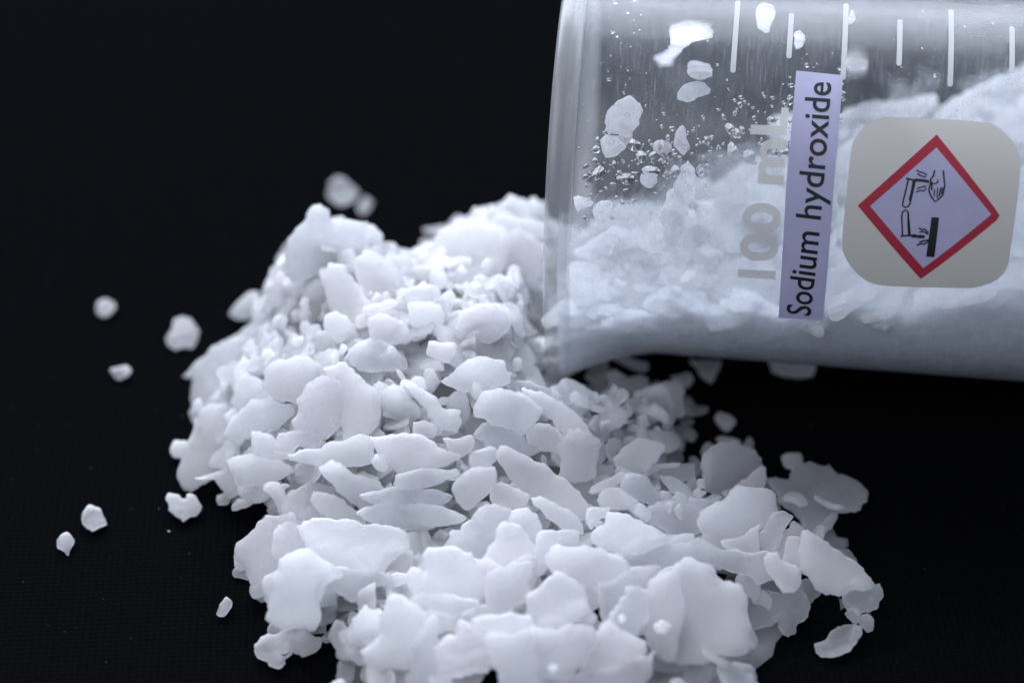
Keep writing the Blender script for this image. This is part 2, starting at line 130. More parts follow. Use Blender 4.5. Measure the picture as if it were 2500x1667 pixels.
('h','small white flake just above the thick blocky flake',0.059,[-0.741,-6.424,0.922],[-0.964,0.266,0.0],[-0.244,-0.885,-0.397],[(0.261,-0.128),(0.036,-0.103),(-0.182,-0.166),(-0.182,-0.042),(-0.154,0.105),(-0.034,0.095),(0.091,0.191),(0.163,0.047)]),
('h','small white flake just below the sparkling pitted flake',0.059,[-0.382,-6.347,0.99],[-0.996,0.09,0.0],[-0.076,-0.831,-0.551],[(0.23,0.01),(0.092,-0.081),(-0.097,-0.142),(-0.267,-0.038),(-0.144,0.035),(0.079,0.082),(0.107,0.133)]),
('h','medium-sized white flake just left of the large plain oval flake',0.067,[-0.055,-6.083,1.122],[-0.982,-0.189,0.0],[0.168,-0.874,-0.455],[(0.254,-0.176),(0.032,-0.307),(-0.321,-0.291),(-0.303,-0.099),(-0.234,0.117),(-0.05,0.204),(0.101,0.279),(0.242,0.211),(0.279,0.062)]),
('h','broad lumpy flake hanging down at the front left',0.127,[-2.48,-5.833,0.822],[-0.947,0.322,0.0],[-0.277,-0.813,-0.512],[(0.278,0.402),(0.317,0.256),(0.307,0.078),(0.399,-0.076),(0.368,-0.162),(0.3,-0.257),(0.361,-0.322),(0.274,-0.421),(0.046,-0.515),(-0.211,-0.457),(-0.417,-0.369),(-0.342,-0.234),(-0.269,-0.157),(-0.273,-0.022),(-0.338,0.176),(-0.353,0.404),(-0.28,0.422),(-0.208,0.381),(-0.05,0.439),(0.09,0.434)]),
('g','small white flake just left of the broad lumpy flake at the front left',0.06,[-3.024,-5.021,0.14],[-0.999,0.0,0.04],[-0.012,-0.955,-0.295],[(0.154,-0.01),(0.095,-0.196),(0.01,-0.251),(-0.086,-0.161),(-0.111,-0.06),(-0.107,0.144),(-0.039,0.187),(-0.005,0.218),(0.09,0.13)]),
('h','greyish flake at the left shoulder of the front heap',0.072,[-2.941,-4.877,0.595],[-1.0,0.003,0.0],[-0.002,-0.73,-0.683],[(0.383,-0.078),(0.275,-0.21),(0.08,-0.41),(-0.118,-0.454),(-0.295,-0.455),(-0.387,-0.278),(-0.37,0.031),(-0.195,0.164),(-0.176,0.318),(-0.067,0.406),(0.046,0.274),(0.198,0.363),(0.245,0.253),(0.38,0.077)]),
('g','small white flake just left of the wide overhanging flake',0.059,[-3.02,-3.737,0.07],[-1.0,0.0,0.003],[-0.001,-0.984,-0.18],[(0.168,0.184),(0.099,-0.052),(0.001,-0.116),(-0.121,-0.095),(-0.176,-0.02),(-0.06,0.023),(0.09,0.077)]),
('g','',0.091,[-3.273,-4.52,0.154],[-1.0,0.0,-0.025],[0.007,-0.959,-0.285],[(0.126,0.019),(0.079,-0.106),(-0.027,-0.167),(-0.121,-0.123),(-0.136,0.003),(-0.06,0.106),(0.027,0.167),(0.112,0.102)]),
('g','dim glassy grain at the left foot of the front heap',0.075,[-3.305,-4.69,0.058],[-0.997,0.0,-0.08],[0.016,-0.98,-0.201],[(0.111,-0.015),(0.069,-0.103),(-0.018,-0.046),(-0.083,-0.082),(-0.124,0.042),(-0.093,0.097),(0.043,0.061),(0.094,0.047)]),
('h','medium-sized white flake just above the broad lumpy flake at the front left',0.064,[-2.661,-4.866,0.752],[-0.998,0.06,0.0],[-0.055,-0.911,-0.409],[(0.221,-0.027),(0.216,-0.184),(0.06,-0.281),(-0.115,-0.199),(-0.253,-0.048),(-0.245,0.086),(-0.11,0.181),(0.046,0.277),(0.179,0.194)]),
('h','wide pale flake overhanging the dark gap,front left of centre',0.121,[-1.823,-5.16,0.967],[-0.967,-0.253,0.0],[0.24,-0.916,-0.322],[(0.622,-0.384),(0.537,-0.476),(0.31,-0.474),(0.067,-0.36),(-0.217,-0.26),(-0.428,-0.174),(-0.593,-0.054),(-0.626,0.039),(-0.56,0.177),(-0.351,0.264),(-0.238,0.349),(-0.18,0.444),(-0.022,0.476),(0.173,0.33),(0.365,0.163),(0.533,0.065),(0.608,-0.122)]),
('h','ragged flake just below the wide overhanging flake',0.065,[-1.823,-5.673,0.831],[-0.991,-0.13,0.0],[0.116,-0.884,-0.452],[(0.313,-0.189),(0.095,-0.214),(-0.136,-0.146),(-0.389,-0.076),(-0.423,0.019),(-0.267,0.072),(-0.092,0.101),(-0.02,0.185),(0.09,0.209),(0.21,0.118),(0.288,0.019),(0.331,-0.099)]),
('h','small white flake just right of the wide overhanging flake',0.057,[-1.311,-5.336,0.849],[-0.949,0.315,0.0],[-0.283,-0.852,-0.44],[(0.15,0.089),(0.173,-0.053),(-0.072,-0.186),(-0.146,-0.104),(-0.123,0.049),(0.017,0.205)]),
('h','small white flake just left of the sparkling pitted flake',0.054,[-1.369,-5.616,0.833],[-0.982,0.19,0.0],[-0.169,-0.873,-0.458],[(0.189,0.036),(0.012,-0.107),(-0.175,-0.086),(-0.108,0.042),(0.082,0.116)]),
('g','small white flake just right of the broad lumpy flake at the front left',0.058,[-2.167,-5.114,0.05],[-1.0,0.0,-0.012],[0.002,-0.99,-0.139],[(0.142,-0.086),(0.064,-0.169),(-0.055,-0.105),(-0.151,0.001),(-0.099,0.124),(-0.017,0.134),(0.116,0.101)]),
('g','small white flake just below the wide overhanging flake',0.056,[-2.028,-5.377,0.049],[-0.997,0.0,0.083],[-0.014,-0.985,-0.173],[(0.105,-0.02),(-0.035,-0.141),(-0.113,-0.076),(-0.093,0.005),(0.046,0.135),(0.089,0.098)]),
('g','white splinter like a short stick at the front left',0.081,[-2.08,-5.669,0.097],[-0.996,0.0,0.084],[-0.019,-0.973,-0.229],[(0.206,0.166),(0.11,0.026),(-0.004,-0.106),(-0.165,-0.226),(-0.175,-0.139),(-0.115,-0.031),(0.018,0.102),(0.125,0.208)]),
('g','curled L-shaped flake with a drooping foot at the front left',0.141,[-2.686,-6.013,0.127],[-1.0,0.0,-0.015],[0.002,-0.99,-0.144],[(0.335,-0.066),(0.313,-0.131),(0.211,-0.184),(0.072,-0.193),(-0.014,-0.224),(-0.171,-0.244),(-0.316,-0.166),(-0.443,-0.077),(-0.361,0.03),(-0.244,0.11),(-0.117,0.037),(0.004,0.046),(-0.044,0.261),(0.023,0.307),(0.147,0.258),(0.274,0.171),(0.331,0.063)]),
('g','tiny white flake just above the curled L-shaped flake',0.068,[-2.807,-5.679,0.09],[-0.997,0.0,0.078],[-0.02,-0.968,-0.252],[(0.107,-0.009),(0.078,-0.082),(-0.028,-0.079),(-0.103,-0.022),(-0.142,0.036),(-0.005,0.075),(0.091,0.081)]),
('h','small white flake just above the shield-shaped flake',0.055,[-1.707,-5.875,0.748],[-0.966,0.26,0.0],[-0.194,-0.72,-0.667],[(0.082,0.115),(0.106,-0.105),(-0.077,-0.229),(-0.119,0.078),(0.007,0.141)]),
('g','small white flake just right of the curled L-shaped flake',0.077,[-1.92,-6.062,0.152],[-1.0,0.0,0.022],[-0.004,-0.984,-0.18],[(0.151,-0.014),(0.061,-0.111),(-0.026,-0.123),(-0.111,0.023),(-0.09,0.117),(0.015,0.109)]),
('h','thick layered slab jutting out at the left of the heap',0.151,[-3.149,-3.714,0.883],[-0.996,0.088,0.0],[-0.058,-0.658,-0.75],[(0.366,-0.094),(0.302,-0.156),(0.032,-0.22),(-0.127,-0.19),(-0.407,-0.09),(-0.47,-0.016),(-0.302,0.109),(-0.112,0.198),(0.161,0.204),(0.26,0.19),(0.297,0.066)]),
('h','small elongated white flake just below the thick layered slab',0.078,[-3.097,-3.883,0.704],[-0.664,0.748,0.0],[-0.433,-0.385,-0.815],[(0.369,0.138),(-0.018,-0.095),(-0.301,-0.292),(-0.374,-0.285),(-0.147,-0.059),(0.007,0.176),(0.195,0.211),(0.27,0.205)]),
('h','',0.052,[-3.332,-3.795,0.41],[-0.948,0.32,0.0],[-0.17,-0.505,-0.846],[(0.147,0.049),(0.064,-0.051),(-0.147,-0.121),(-0.182,-0.059),(-0.005,0.063),(0.122,0.119)]),
('g','tiny white flake just below the pinkish oval flake',0.051,[-3.077,-3.351,0.045],[-0.996,0.0,0.084],[-0.017,-0.98,-0.196],[(0.078,-0.069),(0.011,-0.096),(-0.103,0.046),(-0.038,0.083),(0.052,0.036)]),
('h','thin steep plate below the layered slab',0.068,[-2.713,-4.28,0.747],[-0.931,0.365,0.0],[-0.274,-0.699,-0.661],[(0.416,-0.217),(0.208,-0.291),(0.064,-0.131),(-0.177,0.047),(-0.33,0.095),(-0.338,0.266),(-0.136,0.21),(0.037,0.102),(0.257,-0.082)]),
('h','medium-sized white flake just left of the slanting smooth plate',0.068,[-2.374,-4.315,0.852],[-0.962,0.274,0.0],[-0.257,-0.903,-0.345],[(0.427,0.098),(0.401,-0.116),(0.169,-0.282),(-0.131,-0.307),(-0.413,-0.236),(-0.421,-0.056),(-0.289,0.126),(-0.091,0.246),(0.063,0.279),(0.285,0.249)]),
('h','medium-sized white flake just below the slanting smooth plate',0.078,[-2.139,-4.479,0.951],[-0.998,0.056,0.0],[-0.044,-0.791,-0.61],[(0.322,-0.087),(0.255,-0.174),(0.11,-0.19),(-0.041,-0.101),(-0.34,0.014),(-0.39,0.159),(-0.185,0.209),(0.026,0.154),(0.243,0.015)]),
('h','slanting smooth plate above the overhanging flake',0.071,[-1.883,-4.317,1.167],[-0.995,-0.103,0.0],[0.054,-0.524,-0.85],[(0.46,-0.265),(0.229,-0.312),(0.029,-0.204),(-0.131,-0.109),(-0.291,-0.014),(-0.363,0.16),(-0.27,0.322),(-0.084,0.309),(0.134,0.146),(0.288,-0.033)]),
('h','',0.082,[-1.368,-4.715,1.01],[-0.921,-0.389,0.0],[0.311,-0.736,-0.601],[(0.475,-0.178),(0.242,-0.222),(-0.06,-0.204),(-0.42,0.048),(-0.59,0.205),(-0.354,0.249),(-0.011,0.153),(0.278,0.029),(0.44,-0.081)]),
('h','tall slab leaning on the left flank of the heap',0.091,[-3.875,-2.77,0.4],[-0.936,0.353,0.0],[-0.302,-0.802,-0.514],[(0.238,0.441),(0.303,0.063),(0.315,-0.232),(0.316,-0.55),(0.157,-0.61),(-0.052,-0.641),(-0.219,-0.464),(-0.409,-0.116),(-0.455,0.167),(-0.253,0.316),(-0.051,0.465),(-0.001,0.595),(0.111,0.565)]),
('h','medium-sized white flake just left of the thick layered slab',0.061,[-3.62,-3.356,0.392],[-0.846,0.533,0.0],[-0.44,-0.7,-0.563],[(0.394,0.114),(0.202,-0.049),(-0.049,-0.191),(-0.246,-0.097),(-0.278,0.039),(-0.164,0.17),(0.142,0.014)]),
('h','upper slab on the left flank with a flat top edge',0.073,[-3.85,-1.228,0.37],[-0.756,0.655,0.0],[-0.505,-0.584,-0.636],[(0.146,0.535),(0.349,0.283),(0.417,0.035),(0.412,-0.272),(0.145,-0.538),(-0.045,-0.65),(-0.156,-0.539),(-0.225,-0.269),(-0.249,-0.003),(-0.353,0.295),(-0.361,0.499),(-0.079,0.624)]),
('h','long thin spike sticking out of the left side of the heap',0.078,[-3.907,-0.483,0.241],[-0.999,-0.044,0.0],[0.038,-0.864,-0.502],[(0.532,0.359),(0.305,0.154),(0.011,-0.068),(-0.318,-0.308),(-0.516,-0.463),(-0.565,-0.408),(-0.351,-0.2),(-0.121,-0.011),(0.141,0.177),(0.401,0.363),(0.482,0.405)]),
('h','tiny white flake just below the upper slab of the left flank',0.052,[-4.159,-1.611,0.113],[-0.693,0.721,0.0],[-0.53,-0.509,-0.679],[(0.091,0.088),(0.099,-0.078),(0.022,-0.143),(-0.113,-0.023),(-0.099,0.155)]),
('h','large white flake just right of the tall slab on the left flank',0.071,[-3.166,-3.145,1.212],[-0.977,0.215,0.0],[-0.14,-0.634,-0.76],[(0.404,0.283),(0.376,0.02),(0.221,-0.067),(0.114,-0.244),(-0.177,-0.316),(-0.371,-0.246),(-0.439,-0.126),(-0.357,-0.001),(-0.147,0.158),(0.073,0.253),(0.303,0.285)]),
('h','medium-sized white flake just right of the upper slab of the left flank',0.064,[-3.342,-2.557,1.172],[-0.983,0.186,0.0],[-0.135,-0.716,-0.685],[(0.207,0.142),(0.171,-0.099),(0.051,-0.277),(-0.105,-0.223),(-0.271,0.012),(-0.13,0.174),(0.076,0.271)]),
('h','large white flake just above the pinkish oval flake',0.07,[-2.731,-2.808,1.596],[-0.994,-0.109,0.0],[0.087,-0.791,-0.606],[(0.295,-0.19),(-0.063,-0.292),(-0.322,-0.201),(-0.491,-0.098),(-0.247,0.121),(-0.076,0.326),(0.184,0.289),(0.366,0.114),(0.355,-0.067)]),
('h','pinkish oval flake with a crinkled right rim,upper left of the heap',0.087,[-2.362,-3.43,1.619],[-0.976,0.218,0.0],[-0.15,-0.674,-0.723],[(0.302,0.181),(0.257,-0.146),(0.202,-0.314),(-0.009,-0.431),(-0.236,-0.343),(-0.325,-0.099),(-0.329,0.124),(-0.164,0.323),(0.057,0.371),(0.244,0.333)]),
('h','large white flake just right of the pinkish oval flake',0.074,[-1.955,-3.413,1.726],[-0.926,0.377,0.0],[-0.287,-0.704,-0.65],[(0.504,-0.294),(0.23,-0.454),(-0.007,-0.312),(-0.354,-0.181),(-0.392,0.172),(-0.318,0.408),(-0.084,0.504),(0.052,0.321),(0.105,0.044),(0.264,-0.208)]),
('h','medium-sized white flake just above the thick layered slab',0.063,[-2.954,-3.579,1.148],[-0.98,0.197,0.0],[-0.124,-0.617,-0.778],[(0.268,-0.14),(0.164,-0.169),(-0.093,-0.09),(-0.285,-0.002),(-0.267,0.112),(-0.01,0.161),(0.225,0.128)]),
('h','wrinkled clear flake just below the pinkish oval flake',0.083,[-2.619,-3.703,1.327],[-0.982,0.189,0.0],[-0.132,-0.684,-0.718],[(0.319,0.133),(0.234,-0.069),(0.053,-0.171),(-0.146,-0.147),(-0.303,-0.071),(-0.248,0.111),(-0.011,0.045),(0.101,0.17)]),
('h','large elongated white flake just above the slanting smooth plate',0.092,[-2.106,-3.999,1.411],[-0.972,0.237,0.0],[-0.176,-0.724,-0.667],[(0.629,0.118),(0.371,0.013),(-0.048,-0.181),(-0.258,-0.277),(-0.39,-0.266),(-0.439,-0.098),(-0.479,0.023),(-0.301,0.115),(-0.036,0.173),(0.369,0.189),(0.582,0.191)]),
('g','tiny white flake just below the tall slab on the left flank',0.05,[-3.637,-3.362,0.078],[-0.994,0.0,0.113],[-0.008,-0.997,-0.072],[(0.091,-0.045),(-0.027,-0.102),(-0.081,-0.022),(-0.045,0.089),(0.063,0.08)]),
('h','medium-sized white flake just above the fan-shaped flake',0.081,[-0.48,-3.224,1.928],[-0.999,0.042,0.0],[-0.034,-0.808,-0.588],[(0.408,0.034),(0.279,-0.073),(0.053,-0.269),(-0.398,-0.264),(-0.441,0.011),(-0.245,0.12),(-0.064,0.177),(0.136,0.182),(0.273,0.083)]),
('h','broad fan-shaped flake with a bright left edge below the spout',0.093,[-0.082,-3.64,1.737],[-0.995,-0.097,0.0],[0.068,-0.696,-0.715],[(0.382,-0.014),(0.361,-0.104),(0.259,-0.265),(0.091,-0.285),(-0.256,-0.248),(-0.486,-0.051),(-0.383,0.125),(-0.253,0.238),(-0.176,0.256),(-0.03,0.178),(0.179,0.12),(0.311,0.051)]),
('h','medium-sized white flake just above the long plate down the right of the heap',0.063,[0.385,-3.743,1.423],[-0.968,-0.249,0.0],[0.16,-0.62,-0.769],[(0.244,-0.172),(0.114,-0.235),(-0.082,-0.17),(-0.256,0.027),(-0.24,0.226),(-0.089,0.202),(0.104,0.12),(0.204,0.002)]),
('h','medium-sized white flake just below the fan-shaped flake',0.066,[-0.08,-3.783,1.457],[-0.961,-0.275,0.0],[0.227,-0.795,-0.562],[(0.269,-0.217),(0.133,-0.248),(-0.084,-0.151),(-0.249,0.087),(-0.413,0.249),(-0.158,0.239),(0.129,0.128),(0.373,-0.087)]),
('h','',0.074,[0.565,-3.449,1.53],[-0.98,-0.201,0.0],[0.144,-0.706,-0.694],[(0.407,-0.392),(0.144,-0.324),(-0.071,-0.16),(-0.331,0.162),(-0.422,0.462),(-0.092,0.385),(0.096,0.038),(0.269,-0.171)]),
('h','medium-sized white flake just right of the long plate down the right of the heap',0.067,[0.778,-3.813,1.199],[-0.963,-0.269,0.0],[0.161,-0.579,-0.799],[(0.219,-0.157),(0.052,-0.33),(-0.171,-0.308),(-0.338,-0.058),(-0.19,0.305),(0.159,0.31),(0.269,0.239)]),
('h','medium-sized elongated white flake just right of the fan-shaped flake',0.075,[0.21,-2.957,1.537],[-0.729,-0.685,0.0],[0.54,-0.575,-0.614],[(0.391,-0.203),(0.205,-0.268),(-0.127,-0.057),(-0.358,0.324),(-0.176,0.19),(0.066,0.014)]),
('h','small white flake just left of the long plate down the right of the heap',0.088,[-0.338,-4.146,1.466],[-0.993,-0.122,0.0],[0.093,-0.754,-0.65],[(0.182,0.001),(0.113,-0.1),(-0.101,-0.129),(-0.195,-0.076),(-0.145,0.057),(-0.015,0.153),(0.16,0.093)]),
('h','long smooth plate running down the right of the heap from the centre',0.096,[0.312,-4.254,1.22],[-0.993,-0.118,0.0],[0.085,-0.714,-0.695],[(0.492,-0.343),(0.405,-0.397),(0.284,-0.387),(0.141,-0.286),(-0.104,-0.145),(-0.288,0.005),(-0.472,0.156),(-0.588,0.392),(-0.483,0.549),(-0.151,0.357),(0.079,0.218),(0.261,0.053),(0.424,-0.171)]),
('h','small white flake just left of the fan-shaped flake',0.059,[-0.617,-4.049,1.587],[-0.938,-0.346,0.0],[0.277,-0.75,-0.6],[(0.192,-0.125),(0.078,-0.082),(-0.148,-0.092),(-0.194,-0.002),(-0.111,0.09),(0.033,0.151),(0.15,0.06)]),
('h','',0.107,[-1.057,-3.77,1.595],[-0.941,-0.339,0.0],[0.256,-0.709,-0.658],[(0.115,-0.116),(-0.033,-0.11),(-0.148,0.017),(-0.098,0.135),(0.165,0.075)]),
('h','',0.068,[-0.919,-3.621,1.774],[-1.0,-0.001,0.0],[0.0,-0.658,-0.753],[(0.374,-0.291),(0.241,-0.307),(0.026,-0.175),(-0.107,0.007),(-0.272,0.041),(-0.272,0.272),(-0.14,0.255),(0.025,0.189),(0.125,0.007)]),
('h','',0.126,[-1.149,-3.292,1.936],[-0.971,-0.238,0.0],[0.174,-0.712,-0.681],[(0.093,-0.035),(0.015,-0.091),(-0.092,-0.023),(-0.089,0.095),(0.074,0.053)]),
('h','large white flake just above the grey triangular flake',0.074,[-1.148,-4.153,1.535],[-0.999,-0.042,0.0],[0.028,-0.677,-0.736],[(0.529,-0.218),(0.154,-0.253),(-0.114,-0.186),(-0.35,-0.059),(-0.557,0.066),(-0.435,0.123),(-0.224,0.192),(0.167,0.271),(0.343,0.146),(0.487,-0.082)]),
('h','medium-sized elongated white flake just above the wide overhanging flake',0.076,[-1.035,-4.393,1.359],[-0.958,-0.288,0.0],[0.209,-0.694,-0.689],[(0.357,-0.102),(0.03,-0.115),(-0.372,-0.038),(-0.383,0.057),(0.003,0.119),(0.364,0.079)]),
('h','medium-sized white flake just left of the crystalline sparkling patch',0.067,[-0.466,-4.452,1.3],[-0.968,-0.25,0.0],[0.183,-0.707,-0.684],[(0.175,-0.122),(0.007,-0.201),(-0.279,-0.168),(-0.332,-0.037),(-0.215,0.095),(0.095,0.271),(0.259,0.167),(0.289,-0.005)]),
('h','medium-sized white flake just above the crystalline sparkling patch',0.062,[-0.032,-4.535,1.186],[-0.979,-0.204,0.0],[0.165,-0.791,-0.589],[(0.201,-0.138),(0.057,-0.18),(-0.127,-0.092),(-0.243,0.032),(-0.16,0.159),(0.053,0.16),(0.219,0.06)]),
('h','small white flake just right of the slanting smooth plate',0.136,[-1.583,-4.197,1.438],[-0.993,0.118,0.0],[-0.07,-0.593,-0.802],[(0.122,-0.003),(0.067,-0.098),(-0.038,-0.106),(-0.137,0.007),(-0.068,0.103),(0.054,0.097)]),
('h','',0.066,[-1.241,-4.576,1.209],[-0.999,-0.041,0.0],[0.028,-0.683,-0.729],[(0.591,-0.029),(0.201,-0.137),(-0.334,-0.093),(-0.541,0.002),(-0.389,0.102),(0.058,0.09),(0.414,0.065)]),
('h','medium-sized elongated white flake just above the sparkling pitted flake',0.066,[-1.038,-4.716,1.048],[-0.978,0.208,0.0],[-0.136,-0.642,-0.755],[(0.633,0.056),(0.237,-0.115),(-0.212,-0.145),(-0.527,-0.041),(-0.279,0.092),(0.148,0.152)]),
('h','grey triangular flake near the middle of the front slope',0.071,[-0.038,-5.481,1.2],[-0.992,-0.126,0.0],[0.111,-0.88,-0.461],[(0.367,0.108),(0.178,-0.108),(0.024,-0.33),(-0.16,-0.313),(-0.363,0.019),(-0.292,0.149),(-0.026,0.222),(0.272,0.253)]),
('h','large white flake just left of the grey triangular flake',0.07,[-0.301,-5.079,1.1],[-0.999,-0.032,0.0],[0.028,-0.861,-0.508],[(0.337,0.262),(0.289,-0.076),(-0.003,-0.367),(-0.328,-0.317),(-0.28,-0.063),(-0.071,0.187),(0.056,0.374)]),
('h','large white flake just below the grey triangular flake',0.071,[-0.083,-5.892,1.069],[-0.946,-0.323,0.0],[0.259,-0.759,-0.598],[(0.274,-0.368),(-0.021,-0.211),(-0.41,-0.232),(-0.389,0.008),(-0.185,0.337),(0.186,0.382),(0.293,0.202),(0.251,-0.119)]),
('h','medium-sized white flake just below the crystalline sparkling patch',0.063,[0.379,-5.491,1.156],[-0.908,-0.418,0.0],[0.348,-0.757,-0.553],[(0.238,0.079),(-0.032,-0.273),(-0.231,-0.212),(-0.21,-0.043),(0.063,0.198),(0.172,0.251)]),
('h','small white flake just above the lumpy glistening flake',0.055,[0.645,-5.208,1.078],[-1.0,0.0,0.005],[-0.001,-0.959,-0.283],[(0.203,-0.13),(-0.145,-0.157),(-0.142,0.07),(-0.033,0.121),(0.118,0.096)]),
('h','medium-sized white flake just right of the crystalline sparkling patch',0.066,[0.557,-4.758,1.087],[-0.988,-0.152,0.0],[0.124,-0.805,-0.58],[(0.303,-0.232),(0.156,-0.238),(-0.153,-0.058),(-0.296,0.126),(-0.234,0.278),(0.038,0.133),(0.186,-0.009)]),
('h','flake with a crystalline sparkling patch,centre of the front slope',0.1,[0.17,-4.992,1.172],[-1.0,-0.019,0.0],[0.015,-0.817,-0.577],[(0.207,-0.019),(0.149,-0.17),(-0.019,-0.187),(-0.148,-0.071),(-0.2,0.1),(-0.087,0.213),(0.098,0.134)]),
('h','medium-sized white flake just below the blade-shaped flake',0.07,[1.56,-4.093,0.886],[-0.847,-0.531,0.0],[0.443,-0.707,-0.552],[(0.239,-0.151),(0.109,-0.254),(-0.148,-0.152),(-0.206,0.044),(-0.227,0.173),(-0.082,0.269),(0.076,0.12),(0.24,-0.048)]),
('h','small white flake just above the boat-shaped flake',0.059,[1.273,-4.295,0.932],[-0.982,0.19,0.0],[-0.168,-0.867,-0.469],[(0.234,0.063),(0.182,-0.087),(0.009,-0.164),(-0.14,-0.06),(-0.284,0.01),(-0.131,0.101),(0.13,0.137)]),
('h','medium-sized white flake just left of the blade-shaped flake',0.078,[1.566,-3.48,0.911],[-1.0,0.024,0.0],[-0.02,-0.84,-0.541],[(0.291,0.074),(0.207,-0.103),(-0.012,-0.213),(-0.147,-0.233),(-0.3,-0.129),(-0.215,0.066),(-0.013,0.245),(0.189,0.292)]),
('h','narrow blade-shaped flake pointing right below the tiny square grain',0.056,[1.83,-3.539,0.759],[-0.89,-0.455,0.0],[0.376,-0.735,-0.565],[(0.231,-0.012),(0.137,-0.093),(-0.323,0.011),(-0.229,0.046),(-0.011,0.011),(0.195,0.037)]),
('h','small white flake just right of the grey triangular flake',0.082,[1.14,-4.046,0.933],[-0.985,-0.173,0.0],[0.152,-0.867,-0.475],[(0.221,0.086),(0.151,-0.03),(-0.209,-0.147),(-0.264,-0.069),(-0.04,0.047),(0.141,0.114)]),
('h','white brick-shaped grain on the translucent flake,largest of the cluster',0.13,[1.558,-4.639,1.011],[-0.924,-0.383,0.0],[0.341,-0.822,-0.456],[(0.093,-0.065),(-0.002,-0.139),(-0.111,0.044),(-0.028,0.129),(0.049,0.031)]),
('h','small cube-like grain above the translucent flake',0.115,[1.866,-4.096,0.833],[-1.0,0.005,0.0],[-0.005,-0.858,-0.513],[(0.063,-0.035),(0.025,-0.051),(-0.074,-0.035),(-0.064,0.068),(0.05,0.053)]),
('h','tiny white flake just left of the translucent grey flake',0.103,[1.889,-4.465,0.919],[-0.999,-0.05,0.0],[0.043,-0.865,-0.501],[(0.045,0.047),(0.021,-0.086),(-0.053,-0.076),(-0.03,0.05),(0.016,0.064)]),
('h','tiny white flake just above the translucent grey flake',0.111,[2.026,-4.523,0.913],[-0.999,0.037,0.0],[-0.034,-0.913,-0.407],[(0.071,-0.031),(0.011,-0.115),(-0.072,-0.018),(-0.035,0.097),(0.025,0.066)]),
('h','tiny white flake just left of the puzzle-shaped flake',0.106,[2.287,-3.979,0.737],[-0.975,-0.223,0.0],[0.196,-0.857,-0.477],[(0.061,-0.023),(0.004,-0.063),(-0.107,0.004),(-0.016,0.055),(0.057,0.027)]),
('h','tiny white flake just left of the big round grey-white flake',0.101,[2.332,-3.737,0.683],[-0.999,-0.038,0.0],[0.033,-0.849,-0.528],[(0.052,0.055),(0.045,-0.057),(-0.048,-0.055),(-0.049,0.058)]),
('h','tiny white flake just right of the boat-shaped flake',0.102,[2.057,-4.101,0.764],[-0.994,-0.108,0.0],[0.101,-0.927,-0.362],[(0.113,-0.009),(0.034,-0.097),(-0.078,-0.05),(-0.096,0.064),(0.026,0.092)]),
('h','small white flake just left of the tongue-shaped flake',0.059,[2.07,-3.856,0.708],[-0.882,0.47,0.0],[-0.443,-0.831,-0.335],[(0.301,-0.065),(0.143,-0.126),(-0.071,-0.062),(-0.292,0.061),(-0.151,0.115),(0.07,0.076)]),
('h','tiny white flake just right of the translucent grey flake',0.073,[2.277,-4.217,0.763],[-0.843,-0.539,0.0],[0.492,-0.77,-0.407],[(0.069,-0.121),(-0.148,-0.026),(-0.087,0.069),(0.166,0.079)]),
('h','translucent grey flake under the cluster of small grains',0.066,[2.005,-4.507,0.823],[-0.863,-0.505,0.0],[0.404,-0.691,-0.6],[(0.407,-0.19),(0.148,-0.248),(-0.216,-0.132),(-0.453,0.072),(-0.32,0.294),(0.084,0.216),(0.348,-0.013)]),
('h','small elongated white flake just right of the blade-shaped flake',0.057,[2.052,-3.433,0.582],[-0.962,-0.272,0.0],[0.244,-0.866,-0.436],[(0.334,-0.045),(-0.081,-0.109),(-0.256,-0.096),(-0.217,0.106),(-0.018,0.108),(0.238,0.036)]),
('h','small white flake just left of the boat-shaped flake',0.084,[1.006,-4.748,1.056],[-0.932,-0.363,0.0],[0.336,-0.862,-0.38],[(0.15,0.03),(0.075,-0.099),(-0.025,-0.128),(-0.194,-0.061),(-0.139,0.037),(0.008,0.052),(0.124,0.17)]),
('g','small white flake just above the big round grey-white flake',0.109,[2.303,-0.944,0.092],[-0.998,0.0,-0.067],[0.013,-0.98,-0.198],[(0.17,-0.021),(0.05,-0.088),(-0.068,-0.118),(-0.132,0.018),(-0.068,0.108),(0.047,0.1)]),
('g','',0.092,[2.604,-0.768,0.102],[-0.994,0.0,-0.105],[0.023,-0.975,-0.222],[(0.224,-0.192),(0.033,-0.191),(-0.213,-0.165),(-0.138,0.051),(-0.098,0.195),(-0.023,0.233),(0.069,0.104),(0.147,-0.035)]),
('g','thick white oblong piece on the cloth under the beaker',0.16,[3.782,-0.782,0.117],[-0.998,0.0,-0.063],[0.016,-0.967,-0.254],[(0.321,-0.126),(0.23,-0.175),(-0.287,-0.089),(-0.28,0.11),(-0.237,0.144),(-0.009,0.094),(0.262,0.041)]),
('h','',0.103,[1.37,-1.254,0.388],[-0.887,0.461,0.0],[-0.392,-0.755,-0.525],[(0.146,-0.0),(0.038,-0.101),(-0.134,-0.048),(-0.118,0.066),(0.067,0.083)]),
('h','',0.065,[1.489,-1.687,0.386],[-0.998,0.0,0.061],[-0.014,-0.973,-0.229],[(0.314,-0.076),(0.216,-0.276),(-0.074,-0.342),(-0.285,-0.306),(-0.271,0.416),(-0.063,0.333),(0.165,0.251)]),
('h','small white flake just above the blade-shaped flake',0.06,[2.03,-1.987,0.557],[-0.715,-0.699,0.0],[0.662,-0.677,-0.323],[(-0.081,-0.275),(-0.368,-0.116),(-0.029,0.247),(0.256,0.227),(0.222,-0.083)]),
('h','',0.093,[1.912,-1.675,0.445],[-0.988,-0.157,0.0],[0.126,-0.79,-0.6],[(0.063,0.058),(0.024,-0.086),(-0.042,-0.042),(-0.045,0.069)]),
